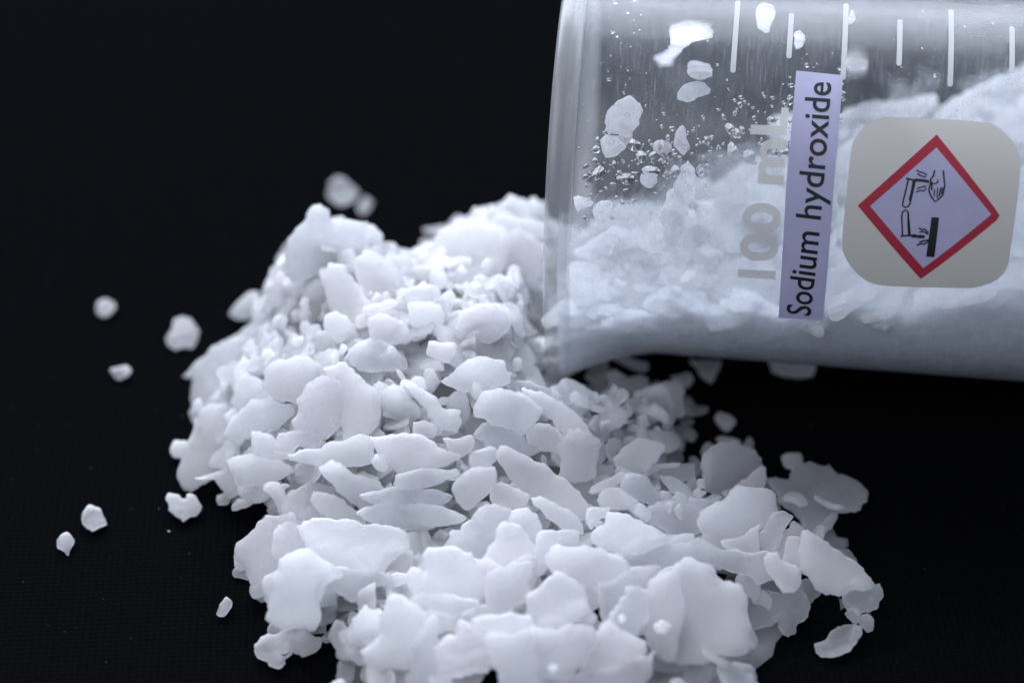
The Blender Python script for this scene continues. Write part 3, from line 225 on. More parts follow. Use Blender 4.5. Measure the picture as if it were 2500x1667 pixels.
('h','big upright flake forming the peak at the back left of the heap',0.12,[-2.405,-0.757,2.218],[-0.991,-0.134,0.0],[0.098,-0.725,-0.682],[(0.46,-0.093),(0.31,-0.271),(0.139,-0.49),(0.006,-0.471),(-0.144,-0.252),(-0.382,-0.268),(-0.547,-0.22),(-0.536,-0.1),(-0.503,0.087),(-0.401,0.286),(-0.163,0.301),(0.186,0.445),(0.461,0.525),(0.55,0.381),(0.563,0.139)]),
('h','small horn-like tip left of the peak flake',0.072,[-3.224,1.79,0.231],[-0.981,-0.193,0.0],[0.181,-0.922,-0.343],[(0.156,0.115),(-0.013,-0.096),(-0.131,-0.187),(-0.122,0.004),(0.11,0.164)]),
('h','rounded flake behind the right of the peak flake',0.086,[-1.815,-0.418,1.996],[-0.99,-0.141,0.0],[0.128,-0.901,-0.415],[(0.139,-0.168),(0.017,-0.265),(-0.133,-0.077),(-0.115,0.094),(-0.023,0.258),(0.116,0.158)]),
('h','medium-sized white flake just left of the peak flake at the back left',0.08,[-3.043,-0.97,1.611],[-0.945,0.328,0.0],[-0.211,-0.607,-0.766],[(0.098,-0.117),(0.033,-0.234),(-0.109,-0.176),(-0.179,-0.034),(-0.217,0.132),(0.014,0.248),(0.171,0.21),(0.189,-0.029)]),
('h','blurred leaf-shaped flake at the upper left rim of the heap',0.098,[-3.654,0.584,0.185],[-1.0,-0.03,0.0],[0.026,-0.865,-0.501],[(0.267,0.105),(0.156,-0.067),(0.01,-0.196),(-0.152,-0.193),(-0.208,-0.031),(-0.183,0.143),(0.11,0.239)]),
('h','',0.055,[-1.011,2.332,0.182],[-0.965,0.264,0.0],[-0.226,-0.827,-0.515],[(0.276,0.007),(-0.013,-0.094),(-0.227,-0.1),(-0.224,0.047),(-0.036,0.079),(0.224,0.061)]),
('h','',0.08,[-0.759,2.556,0.132],[-0.983,0.183,0.0],[-0.161,-0.868,-0.469],[(0.161,-0.002),(0.059,-0.143),(-0.08,-0.077),(-0.149,0.078),(0.009,0.144)]),
('h','tiny white flake just left of the jutting flake beside the rim',0.077,[-0.505,0.243,1.765],[-0.663,0.749,0.0],[-0.64,-0.566,-0.519],[(0.093,0.052),(0.117,-0.109),(-0.048,-0.076),(-0.149,0.027),(-0.013,0.106)]),
('h','blurred flake jutting left beside the beaker rim at the back of the heap',0.063,[0.052,0.003,1.955],[-0.815,-0.579,0.0],[0.499,-0.702,-0.508],[(0.266,-0.216),(0.133,-0.246),(-0.131,-0.055),(-0.369,0.147),(-0.265,0.315),(0.158,0.142),(0.208,-0.088)]),
('h','tiny upright white flake just right of the jutting flake beside the rim',0.066,[0.375,0.963,1.489],[-0.327,-0.945,0.0],[0.683,-0.237,-0.691],[(0.221,-0.025),(-0.07,-0.105),(-0.232,-0.008),(0.082,0.138)]),
('h','',0.08,[-1.164,1.797,0.183],[-0.996,0.0,-0.084],[0.023,-0.962,-0.27],[(0.154,0.092),(0.126,-0.203),(-0.08,-0.22),(-0.192,-0.091),(-0.078,0.229),(0.07,0.193)]),
('h','',0.096,[-0.518,-0.416,1.832],[-0.954,0.301,0.0],[-0.27,-0.858,-0.436],[(0.513,-0.122),(0.262,-0.35),(-0.031,-0.432),(-0.31,-0.423),(-0.485,-0.152),(-0.498,0.237),(-0.158,0.415),(0.218,0.472),(0.489,0.354)]),
('h','medium-sized white flake just below the jutting flake beside the rim',0.081,[0.137,-0.502,1.826],[-0.907,-0.42,0.0],[0.347,-0.749,-0.564],[(0.241,-0.375),(-0.117,-0.34),(-0.362,-0.063),(-0.202,0.351),(0.107,0.348),(0.332,0.079)]),
('h','medium-sized white flake just right of the peak flake at the back left',0.083,[-1.723,-1.404,2.078],[-0.999,0.0,0.048],[-0.012,-0.968,-0.249],[(0.31,-0.281),(0.119,-0.481),(-0.164,-0.305),(-0.323,0.016),(-0.193,0.371),(0.036,0.498),(0.214,0.183)]),
('h','',0.08,[-1.446,-1.096,1.976],[-0.999,0.047,0.0],[-0.034,-0.719,-0.694],[(0.261,-0.195),(-0.072,-0.264),(-0.179,-0.048),(-0.19,0.23),(0.005,0.275),(0.174,0.002)]),
('h','',0.115,[-1.135,-1.815,2.17],[-1.0,-0.006,0.0],[0.005,-0.866,-0.5],[(0.267,-0.053),(0.124,-0.111),(-0.182,-0.11),(-0.237,0.007),(-0.13,0.124),(0.157,0.142)]),
('h','',0.069,[-1.128,-1.058,1.947],[-0.999,-0.052,0.0],[0.045,-0.855,-0.516],[(0.221,-0.079),(-0.186,-0.087),(-0.22,0.09),(0.185,0.076)]),
('h','medium-sized white flake just below the peak flake at the back left',0.089,[-2.103,-1.632,2.03],[-0.839,0.544,0.0],[-0.453,-0.7,-0.551],[(0.38,-0.063),(0.38,-0.296),(0.223,-0.334),(-0.081,-0.195),(-0.423,0.053),(-0.43,0.258),(-0.176,0.356),(0.126,0.22)]),
('h','',0.091,[-1.673,-2.084,2.162],[-1.0,-0.028,0.0],[0.023,-0.821,-0.571],[(0.186,-0.014),(-0.157,-0.11),(-0.238,-0.057),(0.056,0.092),(0.154,0.09)]),
('h','',0.09,[-1.036,-2.29,2.184],[-0.987,-0.163,0.0],[0.128,-0.776,-0.618],[(0.234,-0.201),(-0.187,-0.121),(-0.204,0.029),(-0.076,0.199),(0.233,0.094)]),
('h','',0.103,[-0.857,-2.853,2.086],[-0.885,-0.466,0.0],[0.364,-0.691,-0.624],[(0.222,-0.001),(0.113,-0.177),(-0.152,-0.056),(-0.163,0.063),(-0.021,0.171)]),
('h','',0.099,[-0.369,-2.352,2.144],[-0.996,-0.089,0.0],[0.075,-0.841,-0.535],[(0.275,-0.132),(-0.019,-0.267),(-0.195,-0.238),(-0.352,0.056),(-0.158,0.271),(0.125,0.255),(0.324,0.054)]),
('h','small white flake just right of the long thin spike',0.078,[-2.178,-2.224,1.957],[-0.991,0.132,0.0],[-0.095,-0.714,-0.693],[(0.209,-0.14),(0.034,-0.209),(-0.203,-0.029),(-0.257,0.148),(0.028,0.189),(0.189,0.04)]),
('h','',0.082,[-1.537,-2.47,2.116],[-1.0,0.022,0.0],[-0.02,-0.891,-0.454],[(0.243,-0.159),(0.069,-0.241),(-0.221,-0.088),(-0.301,0.146),(-0.021,0.228),(0.231,0.114)]),
('h','',0.083,[-1.69,-2.825,1.943],[-0.983,0.185,0.0],[-0.163,-0.864,-0.476],[(0.374,-0.07),(0.019,-0.239),(-0.313,-0.115),(-0.35,0.087),(-0.027,0.21),(0.297,0.127)]),
('w','upper half of a double flake stuck flat inside the beaker mouth',0.066,[1.362,-1.501,4.634],[-0.995,0.105,0.0],[-0.077,-0.736,-0.672],[(0.227,0.217),(0.232,0.067),(0.21,-0.078),(0.153,-0.16),(0.054,-0.198),(-0.024,-0.255),(-0.109,-0.227),(-0.189,-0.167),(-0.22,-0.077),(-0.19,0.042),(-0.159,0.135),(-0.108,0.216),(-0.015,0.248),(0.137,0.237)]),
('w','lower half of a double flake stuck flat inside the beaker mouth',0.06,[1.248,-1.734,4.378],[-0.995,0.105,0.0],[-0.066,-0.625,-0.778],[(0.196,-0.04),(0.149,-0.106),(0.023,-0.113),(-0.189,-0.151),(-0.201,-0.076),(-0.162,0.015),(-0.079,0.096),(0.006,0.152),(0.095,0.151),(0.163,0.072)]),
('w','five-sided flake stuck inside the glass above the double flake',0.059,[2.213,-1.317,4.861],[-0.995,0.105,0.0],[-0.087,-0.83,-0.55],[(0.195,0.104),(0.173,-0.05),(0.076,-0.104),(-0.024,-0.134),(-0.101,-0.115),(-0.181,-0.051),(-0.172,0.019),(-0.062,0.067),(-0.002,0.119),(0.097,0.144)]),
('w','small oval grain stuck inside the glass left of the pointed grain',0.053,[1.811,-1.804,4.379],[-0.995,0.105,0.0],[-0.065,-0.623,-0.78],[(0.122,-0.025),(0.069,-0.079),(-0.019,-0.078),(-0.11,-0.039),(-0.12,0.018),(-0.067,0.071),(0.027,0.089),(0.099,0.043)]),
('w','upright pointed grain stuck inside the glass,right of the small oval grain',0.057,[2.042,-1.76,4.464],[-0.995,0.105,0.0],[-0.069,-0.659,-0.749],[(0.083,0.087),(0.08,-0.053),(0.048,-0.15),(0.006,-0.171),(-0.035,-0.135),(-0.068,-0.01),(-0.106,0.089),(-0.031,0.195),(0.023,0.147)]),
('w','round bead stuck inside the glass just above the contents',0.08,[1.641,-1.999,4.035],[-0.995,0.105,0.0],[-0.05,-0.477,-0.877],[(0.092,-0.0),(0.079,-0.071),(-0.006,-0.107),(-0.094,-0.072),(-0.109,0.023),(-0.061,0.086),(0.017,0.091),(0.081,0.051)]),
('w','ragged white flake stuck inside the glass between the upper graduation marks',0.057,[3.12,-0.219,5.252],[-1.0,0.0,-0.004],[0.0,-0.999,-0.035],[(0.095,-0.132),(0.052,-0.276),(0.005,-0.288),(-0.144,-0.203),(-0.132,-0.059),(-0.08,0.107),(-0.037,0.32),(0.027,0.319),(0.108,0.201),(0.106,0.011)]),
('w','small kite-shaped flake against the glass at the mouth of the beaker',0.055,[0.853,-2.064,3.731],[-0.995,0.105,0.0],[-0.036,-0.343,-0.938],[(0.111,-0.072),(0.052,-0.103),(-0.055,-0.073),(-0.144,-0.025),(-0.094,0.032),(0.009,0.075),(0.042,0.122),(0.08,0.043)]),
('w','squarish flake against the glass beside the kite-shaped one',0.056,[1.103,-2.109,3.664],[-0.995,0.105,0.0],[-0.033,-0.315,-0.949],[(0.109,-0.085),(0.023,-0.114),(-0.099,-0.116),(-0.129,-0.036),(-0.099,0.057),(-0.007,0.154),(0.082,0.123),(0.122,0.016)]),
('w','rounded clear flake against the glass right of the squarish one',0.056,[1.447,-2.154,3.66],[-0.995,0.105,0.0],[-0.033,-0.312,-0.95],[(0.16,0.06),(0.12,-0.015),(-0.016,-0.096),(-0.093,-0.119),(-0.132,-0.049),(-0.109,0.025),(-0.008,0.086),(0.079,0.106)]),
('w','small white flake just below the double flake on the glass',0.059,[1.923,-2.248,3.522],[-0.995,0.105,0.0],[-0.026,-0.252,-0.967],[(0.138,-0.117),(0.099,-0.194),(-0.04,-0.212),(-0.104,-0.151),(-0.099,-0.077),(-0.05,-0.018),(-0.093,0.147),(-0.063,0.224),(0.025,0.23),(0.088,0.178),(0.098,-0.008)]),
('w','large grey flake pressed flat against the glass near the spout',0.071,[0.999,-2.181,2.582],[-0.995,0.105,0.0],[0.016,0.155,-0.988],[(0.337,-0.242),(0.302,-0.371),(0.054,-0.405),(-0.071,-0.303),(-0.178,-0.162),(-0.322,-0.048),(-0.413,0.071),(-0.361,0.153),(-0.148,0.275),(0.031,0.356),(0.157,0.406),(0.284,0.236),(0.328,0.035)]),
('w','medium-sized white flake just above the large grey flake near the spout',0.062,[0.97,-2.202,3.145],[-0.995,0.105,0.0],[-0.009,-0.09,-0.996],[(0.219,0.02),(0.141,-0.046),(0.019,-0.116),(-0.119,-0.207),(-0.228,-0.073),(-0.162,0.075),(-0.023,0.167),(0.153,0.18)]),
('w','',0.06,[1.434,-2.262,3.094],[-0.995,0.105,0.0],[-0.007,-0.067,-0.998],[(0.304,0.039),(0.096,-0.08),(-0.148,-0.118),(-0.256,-0.064),(-0.121,0.092),(0.125,0.13)]),
('w','',0.061,[1.803,-2.308,3.065],[-0.995,0.105,0.0],[-0.006,-0.054,-0.999],[(0.251,0.06),(0.046,-0.101),(-0.213,-0.183),(-0.228,-0.038),(-0.032,0.102),(0.177,0.16)]),
('w','tiny white flake just right of the large grey flake near the spout',0.05,[1.373,-2.263,2.825],[-0.995,0.105,0.0],[0.005,0.05,-0.999],[(0.096,-0.004),(0.044,-0.065),(-0.044,-0.065),(-0.09,-0.008),(-0.047,0.064),(0.041,0.078)]),
('w','',0.051,[2.267,-2.361,3.139],[-0.995,0.105,0.0],[-0.009,-0.086,-0.996],[(0.11,-0.021),(0.043,-0.087),(-0.1,-0.036),(-0.087,0.067),(0.035,0.076)]),
('w','',0.053,[2.448,-2.387,3.068],[-0.995,0.105,0.0],[-0.006,-0.055,-0.998],[(0.08,-0.067),(-0.074,-0.131),(-0.098,0.003),(0.001,0.115),(0.09,0.08)]),
('w','blurred round grain seen inside behind the fourth graduation mark',0.083,[4.421,0.436,4.131],[-0.974,0.225,0.0],[0.19,0.826,-0.531],[(-0.34,-8.02),(-0.479,-9.118),(-0.435,-6.7),(-0.179,-1.228),(0.267,6.639),(0.625,10.83),(0.541,7.598)]),
('w','',0.065,[3.514,-0.67,5.198],[-0.989,0.148,0.0],[0.113,0.758,-0.642],[(0.069,-0.381),(-0.019,-0.499),(-0.071,-0.135),(-0.035,0.445),(0.055,0.571)]),
('w','tiny bright crumb beside the top of the long graduation mark',0.07,[4.187,-0.27,5.26],[-1.0,0.0,-0.001],[0.0,-1.0,-0.008],[(0.016,-0.099),(-0.035,-0.099),(-0.049,0.013),(0.013,0.112),(0.054,0.074)]),
('w','small white flake just right of the double flake on the glass',0.056,[2.271,-1.049,4.997],[-0.998,0.06,0.0],[0.053,0.892,-0.45],[(0.13,0.77),(0.019,1.125),(-0.15,0.567),(-0.145,-0.607),(0.016,-1.15),(0.13,-0.706)]),
('w','blurred pale flake seen through the glass near the rim',0.07,[2.07,-0.57,5.068],[-0.998,0.063,0.0],[0.05,0.801,-0.596],[(0.288,1.927),(0.127,0.725),(0.141,-2.034),(-0.031,-2.425),(-0.287,-2.503),(-0.354,-1.125),(-0.167,-0.692),(-0.014,0.539),(0.074,2.609),(0.223,2.978)]),
]
DECALS = {'ticks': [[(2.152,3.933),(2.145,2.674)],[(2.814,3.697),(2.807,2.919)],[(3.477,3.97),(3.464,2.646)],[(4.131,3.666),(4.125,2.886)],[(4.753,3.926),(4.735,2.629)],[(5.476,3.622),(5.462,2.863)]],'strip': [(2.897,-0.546),(3.44,-0.525),(3.427,1.369),(3.462,2.706),(2.904,2.741),(2.865,1.335)],'text_base': [(3.281,-0.473),(3.325,2.597)],'text_cap': [(2.984,-0.444),(3.022,2.602)],'vol_base': [(2.8,0.081),(2.821,2.247)],'vol_cap': [(2.354,0.073),(2.4,2.244)],'sticker': [(3.602,1.708),(3.644,1.909),(3.764,2.084),(3.954,2.186),(4.148,2.203),(5.03,2.2),(5.246,2.178),(5.423,2.053),(5.548,1.884),(5.599,1.648),(5.568,0.703),(5.551,0.466),(5.441,0.285),(5.236,0.179),(5.044,0.145),(4.174,0.104),(3.929,0.15),(3.74,0.303),(3.62,0.493),(3.577,0.704)],'dia_out': [(3.728,1.115),(4.601,2.012),(5.333,1.19),(5.4,1.1),(5.37,1.042),(4.553,0.236)],'dia_in': [(3.874,1.118),(4.606,1.857),(5.303,1.107),(4.569,0.384)],'bar': [(4.607,1.031),(4.696,1.033),(4.691,0.779),(4.685,0.539),(4.587,0.538),(4.596,0.759)],'strokes': [([(4.28,1.471),(4.343,1.459),(4.398,1.457)],0.0218),([(4.3,1.457),(4.28,1.337),(4.26,1.211),(4.255,1.148),(4.287,1.127),(4.323,1.14),(4.344,1.191),(4.364,1.33),(4.383,1.449)],0.0191),([(4.362,1.448),(4.351,1.342),(4.333,1.216)],0.0218),([(4.392,1.459),(4.466,1.457),(4.534,1.45)],0.0355),([(4.392,1.574),(4.422,1.557),(4.471,1.55),(4.51,1.525)],0.0164),([(4.405,1.532),(4.45,1.509),(4.5,1.5)],0.0164),([(4.414,1.36),(4.459,1.379),(4.513,1.395)],0.0164),([(4.406,1.318),(4.449,1.341),(4.487,1.331),(4.515,1.364)],0.0164),([(4.599,1.58),(4.591,1.518),(4.563,1.479),(4.561,1.417),(4.549,1.354),(4.577,1.281),(4.634,1.215),(4.677,1.256),(4.717,1.301),(4.733,1.414),(4.714,1.512),(4.703,1.586)],0.0191),([(4.558,1.454),(4.591,1.431),(4.615,1.426),(4.645,1.446),(4.649,1.474)],0.0164),([(4.577,1.442),(4.584,1.356)],0.0191),([(4.614,1.358),(4.617,1.283)],0.0136),([(4.65,1.378),(4.652,1.266)],0.0136),([(4.689,1.387),(4.675,1.286)],0.0164),([(4.71,1.388),(4.7,1.313)],0.0136),([(4.267,0.776),(4.334,0.788),(4.371,0.79)],0.0191),([(4.284,0.791),(4.272,0.894),(4.256,1.009),(4.261,1.072),(4.293,1.097),(4.325,1.077),(4.346,0.963),(4.372,0.81)],0.0177),([(4.33,1.051),(4.34,0.937),(4.357,0.808)],0.0218),([(4.37,0.794),(4.42,0.79),(4.464,0.787)],0.0246),([(4.476,0.786),(4.532,0.788)],0.0409),([(4.408,0.789),(4.439,0.791)],0.0409),([(4.474,0.888),(4.512,0.871),(4.535,0.886),(4.582,0.844)],0.0177),([(4.484,0.843),(4.526,0.853),(4.578,0.824)],0.0177),([(4.467,0.678),(4.509,0.701),(4.552,0.697),(4.598,0.74)],0.0177),([(4.494,0.72),(4.536,0.736),(4.591,0.752)],0.0177)]}
HOLES = [(-3.32,-3.73,0.21),(-3.53,-3.88,0.21),(1.05,-6.02,0.14),(-2.1,-5.9,0.14),(1.64,-6.67,0.14),(2.29,-2.83,0.18),(2.49,-2.19,0.21),(2.85,-1.97,0.32),(3.23,-2.54,0.29),(3.39,-4.17,0.09),(2.87,-0.86,0.37),(3.53,-1.47,0.64),(-3.9,-2.97,0.11),(-3.33,-6.05,0.32),(-2.52,-6.45,0.27),(3.6,-5.58,0.24),(2.53,-5.27,0.1),(-1.74,-6.63,0.07),(-0.32,-7.0,0.1),(4.63,-2.3,0.64),(-1.73,2.66,0.27),(-1.42,2.35,0.21),(4.79,-3.95,0.59),(4.87,-5.01,0.59),(4.66,-3.41,0.27),(3.68,-5.1,0.16),(-4.67,0.5,0.32),(-4.3,-2.94,0.27),(-4.01,0.41,0.21),(-3.73,-0.15,0.12),(-4.37,-0.15,0.21),(-3.16,-5.54,0.24),(-3.33,-5.06,0.15),(-3.14,-5.9,0.27)]
V3 = lambda a: Vector((float(a[0]),float(a[1]),float(a[2])))
# ---------------------------------------------------------------- materials
def mat(name):
    m = bpy.data.materials.new(name); m.use_nodes = True; nt = m.node_tree; nt.nodes.clear()
    out = nt.nodes.new('ShaderNodeOutputMaterial'); return m, nt, out
def N(nt, t, ins=None, **kw):
    n = nt.nodes.new(t)
    for k,v in kw.items(): setattr(n,k,v)
    for k,v in (ins or {}).items():
        if hasattr(v,'is_linked') or hasattr(v,'links'): nt.links.new(v, n.inputs[k])
        else: n.inputs[k].default_value = v
    return n
def ramp(nt, fac, stops):
    r = nt.nodes.new('ShaderNodeValToRGB'); e = r.color_ramp.elements
    e[0].position, e[0].color = stops[0][0], stops[0][1]
    e[1].position, e[1].color = stops[-1][0], stops[-1][1]
    for p,c in stops[1:-1]:
        k = e.new(p); k.color = c
    nt.links.new(fac, r.inputs[0]); return r.outputs[0]
g4 = lambda v: (v,v,v,1)
def obj_coord(nt, scale=(1,1,1), rot=(0,0,0)):
    t = N(nt,'ShaderNodeTexCoord'); m = N(nt,'ShaderNodeMapping',{'Vector':t.outputs['Object'],'Scale':scale,'Rotation':rot}); return m.outputs[0]

def schlick(nt, f0, f1, normal=None):
    ins = {'Blend':.5}
    if normal is not None: ins['Normal']=normal
    lw = N(nt,'ShaderNodeLayerWeight',ins)
    pw = N(nt,'ShaderNodeMath',{0:lw.outputs['Facing'],1:4.5},operation='POWER')
    return N(nt,'ShaderNodeMath',{0:pw.outputs[0],1:f1,2:f0},operation='MULTIPLY_ADD')
def flake_material(name, base, trans=0., rough=.42, scale=.0022, thin=.58):
    m, nt, out = mat(name)
    info = N(nt,'ShaderNodeObjectInfo')
    co = obj_coord(nt)
    n1 = N(nt,'ShaderNodeTexNoise',{'Vector':co,'Scale':220.,'Detail':3.})
    n2 = N(nt,'ShaderNodeTexNoise',{'Vector':co,'Scale':900.,'Detail':4.,'Roughness':.6})
    tint = ramp(nt, info.outputs['Random'], [(0,(base[0]*.99,base[1]*.993,base[2]*1.0,1)),(.5,(base[0],base[1],base[2],1)),(.85,(base[0],base[1]*.985,base[2]*.99,1)),(1,(base[0]*1.0,base[1]*.972,base[2]*.975,1))])
    dens = ramp(nt, n1.outputs[0], [(.3,g4(.975)),(.7,g4(1.0))])
    col = N(nt,'ShaderNodeMix',{'Factor':1.,'A':tint,'B':dens},data_type='RGBA',blend_type='MULTIPLY')
    nt.links.new(tint, col.inputs[6]); nt.links.new(dens, col.inputs[7])
    b1 = N(nt,'ShaderNodeBump',{'Strength':.6,'Distance':.0009,'Height':n1.outputs[0]})
    b2 = N(nt,'ShaderNodeBump',{'Strength':.3,'Distance':.0003,'Height':n2.outputs[0],'Normal':b1.outputs[0]})
    n3 = N(nt,'ShaderNodeTexNoise',{'Vector':co,'Scale':420.,'Detail':2.,'Distortion':1.2})
    pm = ramp(nt, N(nt,'ShaderNodeTexNoise',{'Vector':co,'Scale':130.,'Detail':1.}).outputs[0], [(.56,g4(0)),(.66,g4(1))])
    ph = N(nt,'ShaderNodeMath',{0:n3.outputs[0],1:pm},operation='MULTIPLY')
    b2 = N(nt,'ShaderNodeBump',{'Strength':.6,'Distance':.0007,'Height':ph.outputs[0],'Normal':b2.outputs[0]})
    rr = ramp(nt, n1.outputs[0], [(.35,g4(rough-.17)),(.65,g4(rough+.08))])
    p = N(nt,'ShaderNodeBsdfPrincipled',{'Base Color':col.outputs[2],'Roughness':rr,'IOR':1.42,'Subsurface Weight':1.,'Subsurface Radius':(1.,1.,1.05),
        'Subsurface Scale':scale,'Normal':b2.outputs[0],'Transmission Weight':trans})
    p.subsurface_method = 'RANDOM_WALK'
    tl = N(nt,'ShaderNodeBsdfTranslucent',{'Color':col.outputs[2],'Normal':b2.outputs[0]})
    ms = N(nt,'ShaderNodeMixShader',{0:thin}); nt.links.new(p.outputs[0],ms.inputs[1]); nt.links.new(tl.outputs[0],ms.inputs[2])
    nt.links.new(ms.outputs[0], out.inputs[0]); return m
M_FLAKE = flake_material('flake_white', (.985,.988,.992), 0, .36, .007)
M_CLEAR = flake_material('flake_translucent', (.965,.97,.985), .35, .3, .012)
M_SEMI = flake_material('flake_semi_clear', (.975,.98,.99), .20, .33, .012, .62)
M_FILM = flake_material('flake_thin_damp', (.985,.988,.992), .15, .3, .02, .8)
M_GRAIN = flake_material('flake_grain', (.985,.988,.992), 0, .4, .004)

def cloth_material():
    m, nt, out = mat('black_knit')
    co = obj_coord(nt, (1,1,1), (0,0,radians(-3)))
    warp = N(nt,'ShaderNodeTexNoise',{'Vector':co,'Scale':60.,'Detail':2.})
    add = N(nt,'ShaderNodeVectorMath',{0:co},operation='ADD')
    sc = N(nt,'ShaderNodeVectorMath',{0:warp.outputs[1]},operation='SCALE'); sc.inputs['Scale'].default_value=.0006
    nt.links.new(sc.outputs[0], add.inputs[1])
    sx = N(nt,'ShaderNodeSeparateXYZ',{0:add.outputs[0]})
    def m_(op,a,b=None,c=None):
        n = N(nt,'ShaderNodeMath',operation=op)
        for i,v in enumerate((a,b,c)):
            if v is None: continue
            if hasattr(v,'links'): nt.links.new(v,n.inputs[i])
            else: n.inputs[i].default_value=v
        return n.outputs[0]
    K = 2*pi/.00085; K2 = 2*pi/.00075
    rib = m_('ABSOLUTE', m_('SINE', m_('MULTIPLY', sx.outputs[0], K/2)))              # ribs along y
    chev = m_('SINE', m_('ADD', m_('MULTIPLY', sx.outputs[1], K2), m_('MULTIPLY', rib, 2.6)))
    hgt = m_('ADD', m_('MULTIPLY', rib, .7), m_('MULTIPLY', m_('MULTIPLY', chev, rib), .3))
    fine = N(nt,'ShaderNodeTexNoise',{'Vector':co,'Scale':6000.,'Detail':2.})
    h2 = m_('ADD', hgt, m_('MULTIPLY', fine.outputs[0], .6))
    bump = N(nt,'ShaderNodeBump',{'Strength':.9,'Distance':.00022,'Height':h2})
    big = N(nt,'ShaderNodeTexNoise',{'Vector':co,'Scale':14.,'Detail':3.})
    colr = ramp(nt, fine.outputs[0], [(.35,(.0018,.0020,.0024,1)),(.7,(.0044,.0047,.0056,1))])
    lint = N(nt,'ShaderNodeTexNoise',{'Vector':co,'Scale':2600.,'Detail':0.})
    lf = ramp(nt, lint.outputs[0], [(.875,g4(0)),(.89,g4(1))])
    mx = N(nt,'ShaderNodeMix',data_type='RGBA'); nt.links.new(lf,mx.inputs[0]); nt.links.new(colr,mx.inputs[6]); mx.inputs[7].default_value=(.06,.06,.07,1)
    p = N(nt,'ShaderNodeBsdfPrincipled',{'Base Color':mx.outputs[2],'Roughness':1.,'IOR':1.3,'Specular IOR Level':.0,'Sheen Weight':.003,'Sheen Roughness':.5,'Sheen Tint':(.75,.85,1,1),'Normal':bump.outputs[0]})
    nt.links.new(p.outputs[0], out.inputs[0]); return m

def plastic_material():
    m, nt, out = mat('fogged_clear_plastic')
    uv = N(nt,'ShaderNodeUVMap').outputs[0]          # u = arc length (cm), v = length along the beaker (cm)
    def nz(scale, sc, det=4., r=.6):
        mp = N(nt,'ShaderNodeMapping',{'Vector':uv,'Scale':sc}); return N(nt,'ShaderNodeTexNoise',{'Vector':mp.outputs[0],'Scale':scale,'Detail':det,'Roughness':r}).outputs[0]
    cloud = nz(.9,(1,1,1),5,.6)
    streak = nz(1.,(1.2,26,1),3,.65)
    streak2 = nz(1.,(3.5,70,1),2,.5)
    speck = nz(34.,(1,1,1),1,.5)
    a = ramp(nt, cloud, [(.3,g4(.015)),(.75,g4(.05))])
    b = ramp(nt, streak, [(.5,g4(0)),(.8,g4(.06))])
    c = ramp(nt, streak2, [(.6,g4(0)),(.78,g4(.18))])
    d = ramp(nt, speck, [(.70,g4(0)),(.76,g4(.25))])
    def add(x,y):
        n = N(nt,'ShaderNodeMath',{0:x,1:y},operation='ADD',use_clamp=True); return n.outputs[0]
    su = N(nt,'ShaderNodeSeparateXYZ',{0:uv})
    dn = nz(1.6,(1,1,1),6,.65)
    ang = N(nt,'ShaderNodeMath',{0:su.outputs[0],1:.4,2:-.66},operation='MULTIPLY_ADD')      # dust left where the contents touched the wall
    lv0 = N(nt,'ShaderNodeMath',{0:ang.outputs[0]},operation='SINE')
    lv1 = N(nt,'ShaderNodeMath',{0:su.outputs[1],1:-.16,2:lv0.outputs[0]},operation='MULTIPLY_ADD')
    lv = N(nt,'ShaderNodeMath',{0:dn,1:1.1,2:lv1.outputs[0]},operation='MULTIPLY_ADD')          # zero near -.35+.16 s
    dust = ramp(nt, N(nt,'ShaderNodeMath',{0:lv.outputs[0],1:.25,2:.5},operation='MULTIPLY_ADD').outputs[0], [(.36,g4(.50)),(.51,g4(.32)),(.555,g4(.0))]) 
    blot = nz(3.2,(1,1,1),4,.55)
    dk = N(nt,'ShaderNodeMath',{0:dust,1:ramp(nt,blot,[(.38,g4(.8)),(.5,g4(.95)),(.62,g4(.85))])},operation='MULTIPLY').outputs[0]; dust = dk
    ds = N(nt,'ShaderNodeVectorMath',{0:uv,1:(-2.49,.15,0)},operation='DISTANCE')
    sp = ramp(nt, ds.outputs['Value'], [(.25,g4(.34)),(1.,g4(0))])
    fog = add(add(add(a,b),add(c,d)),add(dust,sp))
    dif = N(nt,'ShaderNodeBsdfDiffuse',{'Color':(.86,.90,.95,1)})
    trl = N(nt,'ShaderNodeBsdfTranslucent',{'Color':(.86,.90,.95,1)})
    veil = N(nt,'ShaderNodeMixShader',{0:.22}); nt.links.new(dif.outputs[0],veil.inputs[1]); nt.links.new(trl.outputs[0],veil.inputs[2])
    lw = N(nt,'ShaderNodeLayerWeight',{'Blend':.28})
    tc = ramp(nt, lw.outputs['Facing'], [(0,(.97,.975,.98,1)),(.6,(.93,.94,.95,1)),(1,(.62,.65,.67,1))])
    tr = N(nt,'ShaderNodeBsdfTransparent',{'Color':tc})
    mx = N(nt,'ShaderNodeMixShader',{0:fog}); nt.links.new(tr.outputs[0],mx.inputs[1]); nt.links.new(veil.outputs[0],mx.inputs[2])
    wav = nz(2.2,(1,1,1),3,.5)
    bp = N(nt,'ShaderNodeBump',{'Strength':.15,'Distance':.0008,'Height':wav})
    fr = schlick(nt,.018,.75,bp.outputs[0])
    gl = N(nt,'ShaderNodeBsdfGlossy',{'Roughness':.26,'Normal':bp.outputs[0]})
    fin = N(nt,'ShaderNodeMixShader',{0:fr.outputs[0]}); nt.links.new(mx.outputs[0],fin.inputs[1]); nt.links.new(gl.outputs[0],fin.inputs[2])
    nt.links.new(fin.outputs[0], out.inputs[0]); return m

